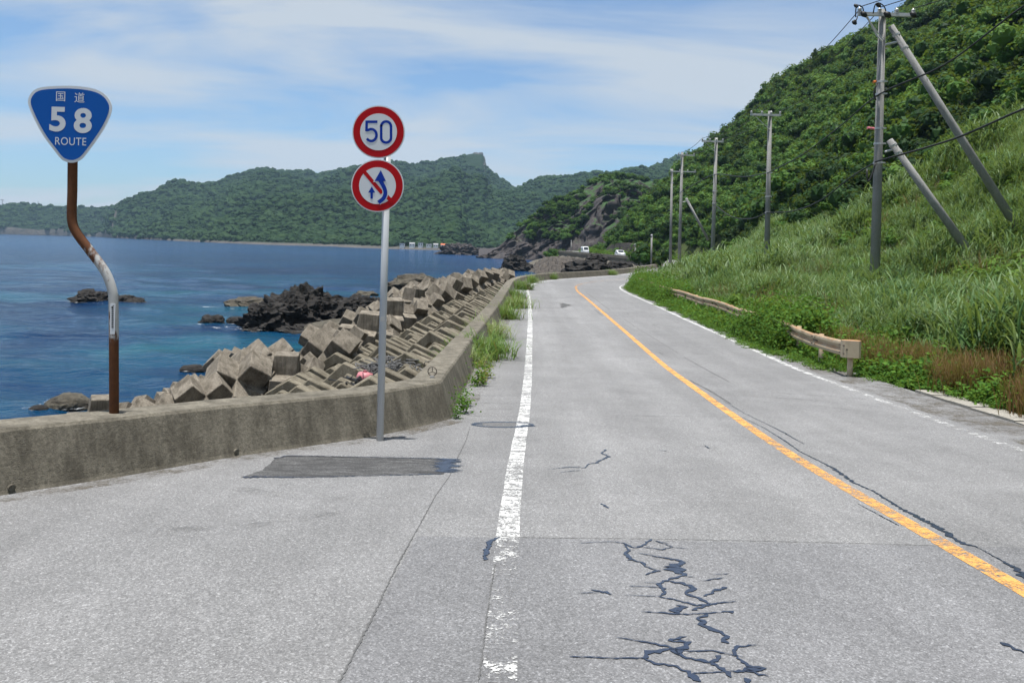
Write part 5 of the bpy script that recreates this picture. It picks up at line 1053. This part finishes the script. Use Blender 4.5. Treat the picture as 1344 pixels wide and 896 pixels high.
# verge weeds, dry grass
N = 17000; Yc = 4 + 76 * rng.random(N) ** 1.5; ii = np.array([int(np.argmin(np.abs(CEN[:, 1] - y))) for y in Yc]); uu = rng.uniform(2.85, 7.2, N)
edge = np.interp(Yc, [4, 11, 14, 16, 18, 22, 30, 50, 80], [4.5, 4.5, 4.35, 3.95, 3.3, 2.85, 3.1, 3.2, 3.3]) + fbm(Yc, Yc * 0, .9, 3, 8.8) * .22
ok = uu > edge + .08; ii, uu = ii[ok], uu[ok]; q = CEN[ii] + NOR[ii] * uu[:, None] + rng.normal(0, .1, (len(ii), 2)); P = np.stack([q[:, 0], q[:, 1], np.maximum(hill_z(q[:, 0], q[:, 1]), zr(q[:, 1])) - .02], 1)
ok = view_ok(P); P = P[ok]; uu = uu[ok]; sel = rng.random(len(P))
redn = fbm(P[:, 0], P[:, 1], .45, 3, 2.9); hot = np.zeros(len(P))
for cx, cy, rr in ((7.9, 19.6, 1.1), (9.2, 14.4, 1.2), (8.9, 11.5, 1.2), (8.3, 25, 1.0), (8.4, 17.2, .8), (8.8, 41, 1.2)): hot = np.maximum(hot, np.exp(-((P[:, 0] - cx) ** 2 + (P[:, 1] - cy) ** 2) / rr ** 2))
dry = (hot > .3) & (sel < np.where(P[:, 1] < 16, .55, .34)) & (uu > 4.5); wd_ = ~dry & (sel < .72); sh = ~dry & ~wd_
taper = np.clip((uu - np.interp(P[:, 1], [4, 11, 16, 22, 80], [4.4, 4.3, 3.9, 3.1, 3.2])) / .8, .35, 1)
scatter('verge_weeds', P[wd_], eul(wd_.sum()), (rng.uniform(.7, 1.5, len(P)) * taper)[wd_], rng.integers(0, 5, wd_.sum()), WEED, 'bright green creeping weeds along the road verge', 'weeds')
scatter('verge_grass', P[sh], eul(sh.sum()), (rng.uniform(.7, 1.6, len(P)) * taper)[sh], rng.integers(0, 3, sh.sum()), SHORT, 'short grass among the weeds along the road verge', 'grass')
scatter('dry_grass', P[dry], eul(dry.sum()), rng.uniform(.7, 1.35, len(P))[dry], rng.integers(0, 3, dry.sum()), DRY, 'reddish brown dry grass patches behind the guardrail', 'grass')
N = 900; Yc = np.r_[rng.uniform(20.8, 25.2, 420), rng.uniform(38.5, 60, 480)]; ii = np.array([int(np.argmin(np.abs(CEN[:, 1] - y))) for y in Yc]); uu = np.r_[rng.uniform(3.3, 4.9, 420), rng.uniform(3.6, 4.9, 480)]; q = CEN[ii] + NOR[ii] * uu[:, None]; P = np.stack([q[:, 0], q[:, 1], np.maximum(hill_z(q[:, 0], q[:, 1]), zr(q[:, 1])) - .02], 1)
TW = [weed(70 + i, 130, GW, .75, .10, .2) for i in range(3)]
scatter('rail_weeds', P, eul(N), rng.uniform(.6, 1.15, N) * np.clip((uu - 3.0) / .9, .4, 1), rng.integers(0, 3, N), TW, 'knee high leafy weeds smothering parts of the guardrail', 'weeds')
# thicket on the hill
P = []
for lay in range(1):
    gx = np.arange(9, 135, 2.7); gy = np.arange(18, 250, 2.7); GXx, GYy = np.meshgrid(gx, gy); Xc = (GXx + rng.uniform(-1, 1, GXx.shape)).ravel(); Yc = (GYy + rng.uniform(-1, 1, GYy.shape)).ravel()
u, _ = u_of(Xc, Yc); ok = u > ub(Yc) + fbm(Xc, Yc, .12, 3, 7.7) * 4; Xc, Yc, u = Xc[ok], Yc[ok], u[ok]
P = np.stack([Xc, Yc, hill_z(Xc, Yc)], 1); ok = view_ok(P, 120, -200); P, u = P[ok], u[ok]
sc = rng.uniform(2.8, 6.0, len(P)) * (1 + .35 * fbm(P[:, 0], P[:, 1], .06, 2, 1.1)) * np.interp(P[:, 1], [60, 160, 240], [1, 1.15, 1.3]); sc *= np.clip(.55 + (u - ub(P[:, 1])) / 8, .55, 1)
kind = np.where(fbm(P[:, 0], P[:, 1], .035, 3, 4.1) + .25 * rng.normal(0, 1, len(P)) > .32, rng.integers(6, 8, len(P)), rng.integers(0, 6, len(P))); kind = np.where((P[:, 1] > 120) & (rng.random(len(P)) < .35), rng.integers(6, 8, len(P)), kind)
d3 = np.linalg.norm(P - np.array([0, 0, CZ]), axis=1); px_, py_ = project(P); vis = (px_ > 0) & (px_ < 1344) & (py_ > 0); order = np.argsort(np.where(vis, d3 / sc, 1e9)); ind = set(order[:110].tolist()); rest = np.array([k for k in range(len(P)) if k not in ind])
scatter('hillside_thicket', P[rest] - np.array([0, 0, .25]), eul(len(rest), .25), sc[rest], kind[rest], CROWN, 'dense green thicket of small trees covering the steep hillside', 'thicket')
mb = MB(); mb.tube([(0, 0, -.12), (.02, .01, .12), (-.01, .03, .34)], [.035, .026, .012], 7); mb.tube([(.01, 0, .1), (.12, .05, .26), (.2, .1, .36)], [.018, .012, .006], 5); mb.tube([(.01, 0, .12), (-.12, -.04, .28), (-.2, -.02, .38)], [.018, .012, .006], 5); TRUNK = mesh_of('trunk', mb, BARK, True)
for k in order[:110]:
    p = Vector(P[k]) - Vector((0, 0, .25)); t = thing('hillside_tree', 'rounded leafy small tree at the front of the thicket above the grass bank', 'tree', p, 'small trees at the front of the hillside thicket'); rz = rnd.uniform(0, 6.28)
    inst('crown', CROWN[kind[k]], (0, 0, 0), (rnd.uniform(-.2, .2), rnd.uniform(-.2, .2), rz), float(sc[k]), t); inst('trunk', TRUNK, (0, 0, 0), (0, 0, rz), float(sc[k]), t)
# casuarinas on the skyline
m_c = G1b
def conifer(seed):
    r = np.random.default_rng(seed); cen = []; nor = []
    for k in range(900):
        h = r.uniform(.12, 1) ** .8; rad = .26 * (1 - h) ** .75 + .02; a = r.uniform(0, 6.28); q = rad * r.uniform(.3, 1.05); cen.append((math.cos(a) * q, math.sin(a) * q, h + math.sin(a * 5 + h * 30) * .02)); nor.append((math.cos(a) * .3, math.sin(a) * .3, .8))
    return leaves_mesh('casuarina_crown', np.array(cen), np.array(nor), .055, m_c, seed, .35)
CON = [conifer(1), conifer(2)]
def hit_hill(px, py):
    a, b = unroll(px, py); best = None
    Ys = np.arange(40, 240, .5); Xs = a * Ys / F; zs = CZ - b * Ys / F; hz_ = hill_z(Xs, Ys); k = np.argmin(np.abs(hz_ - zs)) if not np.any(hz_ > zs) else int(np.argmax(hz_ > zs)); return Vector((Xs[k], Ys[k], hz_[k]))
for px, py, h, lab in ((1069, 106, 13, 'dark casuarina standing tallest on the hill skyline'), (1091, 97, 10, 'shorter dark casuarina on the hill skyline beside the tallest'), (1050, 116, 9, 'low bushy casuarina on the skyline left of the tallest')):
    p = hit_hill(px, py); s = .45 * h * p.y / 150; t = thing('casuarina', lab, 'tree', p); inst('crown', CON[px % 2], (0, 0, 0), (0, 0, px), s, t); inst('trunk', TRUNK, (0, 0, 0), (0, 0, 0), s, t)
# shrubs on the headland, at the bend
pj = rng.integers(14, HV.shape[0] - 1, 900); pi = rng.integers(8, HV.shape[1] - 2, 900); Q = HV[pj, pi] + rng.normal(0, .5, (900, 3)) * np.array([1, 1, 0]); nn_ = fbm(Q[:, 0], Q[:, 1], .05, 3, 3.9)
keep = ((nn_ > .12) | (pj > HV.shape[0] - 9)) & (Q[:, 2] > 4); Q = Q[keep]; scatter('headland_shrubs', Q - np.array([0, 0, .3]), eul(len(Q)), rng.uniform(2.2, 5.0, len(Q)), rng.integers(0, 8, len(Q)), CROWN, 'low green shrubs clinging to the rocky headland', 'shrubs')
N = 900; Xc = rng.uniform(9, 40, N); Yc = rng.uniform(58, 135, N); u, _ = u_of(Xc, Yc); ok = (u > 4.4) & (u < 9); P = np.stack([Xc[ok], Yc[ok], hill_z(Xc[ok], Yc[ok]) - .2], 1); scatter('bend_shrubs', P, eul(len(P)), rng.uniform(1.2, 2.6, len(P)), rng.integers(0, 6, len(P)), CROWN, 'low shrubs crowding the inside of the road bend', 'shrubs')
N = 500; ii = rng.integers(0, len(CEN), N); P = []
for i in ii:
    if 150 < CEN[i, 1] < 250: q = off(i, 4.3 + rnd.random() * 1.2); P.append((q[0], q[1], float(zr(q[1])) - .1))
P = np.array(P); scatter('far_verge_weeds', P, eul(len(P)), rng.uniform(2.5, 5, len(P)), rng.integers(0, 5, len(P)), WEED, 'bright green weeds beside the far coast road', 'weeds')
p = W(855, 322, 106); gz = float(hill_z([p.x], [106])[0]); t = thing('ivy_bush', 'rounded bush overgrown with creepers at the far bend behind the short post', 'bush', (p.x + .8, 108, gz)); inst('foliage', CROWN[2], (0, 0, 0), (0, 0, 1), 6.0, t); inst('trunk', TRUNK, (0, 0, 0), (0, 0, 0), 6.0, t)
p = W(733, 333, 236); t = thing('wall_bush', 'bright green bush at the seaward end of the far seawall', 'bush', (p.x - 1.0, 236, -2.6)); inst('foliage', CROWN[1], (0, 0, 0), (0, 0, 2), 6.5, t); inst('trunk', TRUNK, (0, 0, 0), (0, 0, 0), 6.5, t)
# grass tufts and weeds at the foot of the seawall
TUFT = [blades('tuft_blades', 420, .6, .012, .21, 2.0, 80 + i, GB, 5, .6) for i in range(4)]
tufts = [(640, 470, 2.0, 'largest grass tuft arching over the seawall onto the shoulder'), (622, 480, 1.45, 'grass tuft just before the largest one, tight against the seawall'), (655, 462, 1.3, 'pale feathery grass tuft on the roadward side of the largest one'), (648, 444, 1.8, 'grass tuft just beyond the largest one'), (668, 418, 1.9, 'middle grass tuft along the seawall'), (680, 404, 1.9, 'grass tuft beyond the middle one'), (676, 392, 1.9, 'grass tuft at the far straight of the seawall'), (688, 380, 2.0, 'grass tuft where the seawall starts to bend'), (697, 371, 2.0, 'last grass tuft before the bend of the seawall')]
for k, (px, py, s, lab) in enumerate(tufts):
    p = G(px - 9 * (py - 360) / 100, py); s *= .74; t = thing('grass_tuft', lab, 'grass tuft', p, 'grass tufts along the seawall'); inst('blades', TUFT[k % 4], (0, 0, 0), (0, 0, k), s, t)
    dm = blades('dead_blades', 30, .5, .012, .2, 1.6, 200 + k, GRd, 4, .8); inst('dead_blades', dm, (.05, -.05, 0), (0, 0, k), s, t)
for px, py, dYz in ((723, 366.5, 0), (798, 361, 0), (803, 361, 0)):
    p = G(px, py); t = thing('grass_tuft', 'small grass tuft at the foot of the seawall round the bend', 'grass tuft', p, 'grass tufts round the bend'); inst('blades', TUFT[px % 4], (0, 0, 0), (0, 0, px), 1.25, t)
WY = [weed(30 + i, 260, GY, .34, .055, .10) for i in range(2)] + [weed(40, 260, GW, .36, .055, .10)]
for px, py, s, k, lab in ((637, 496, .8, 0, 'yellow leaved weed at the foot of the largest grass tuft'), (627, 506, .85, 2, 'green and yellow weed in the crack between seawall and shoulder'), (633, 503, .5, 1, 'small orange tinged weed on the shoulder'), (606, 542, .7, 2, 'bright green weed at the seawall corner'), (610, 533, .6, 2, 'second green weed just above the seawall corner'), (599, 549, .4, 2, 'tiny weed sprig at the very corner of the seawall')):
    p = G(px, py); t = thing('weed_plant', lab, 'weed', p, 'weeds along the seawall foot'); inst('leaves', WY[k], (0, 0, 0), (0, 0, px), s, t)
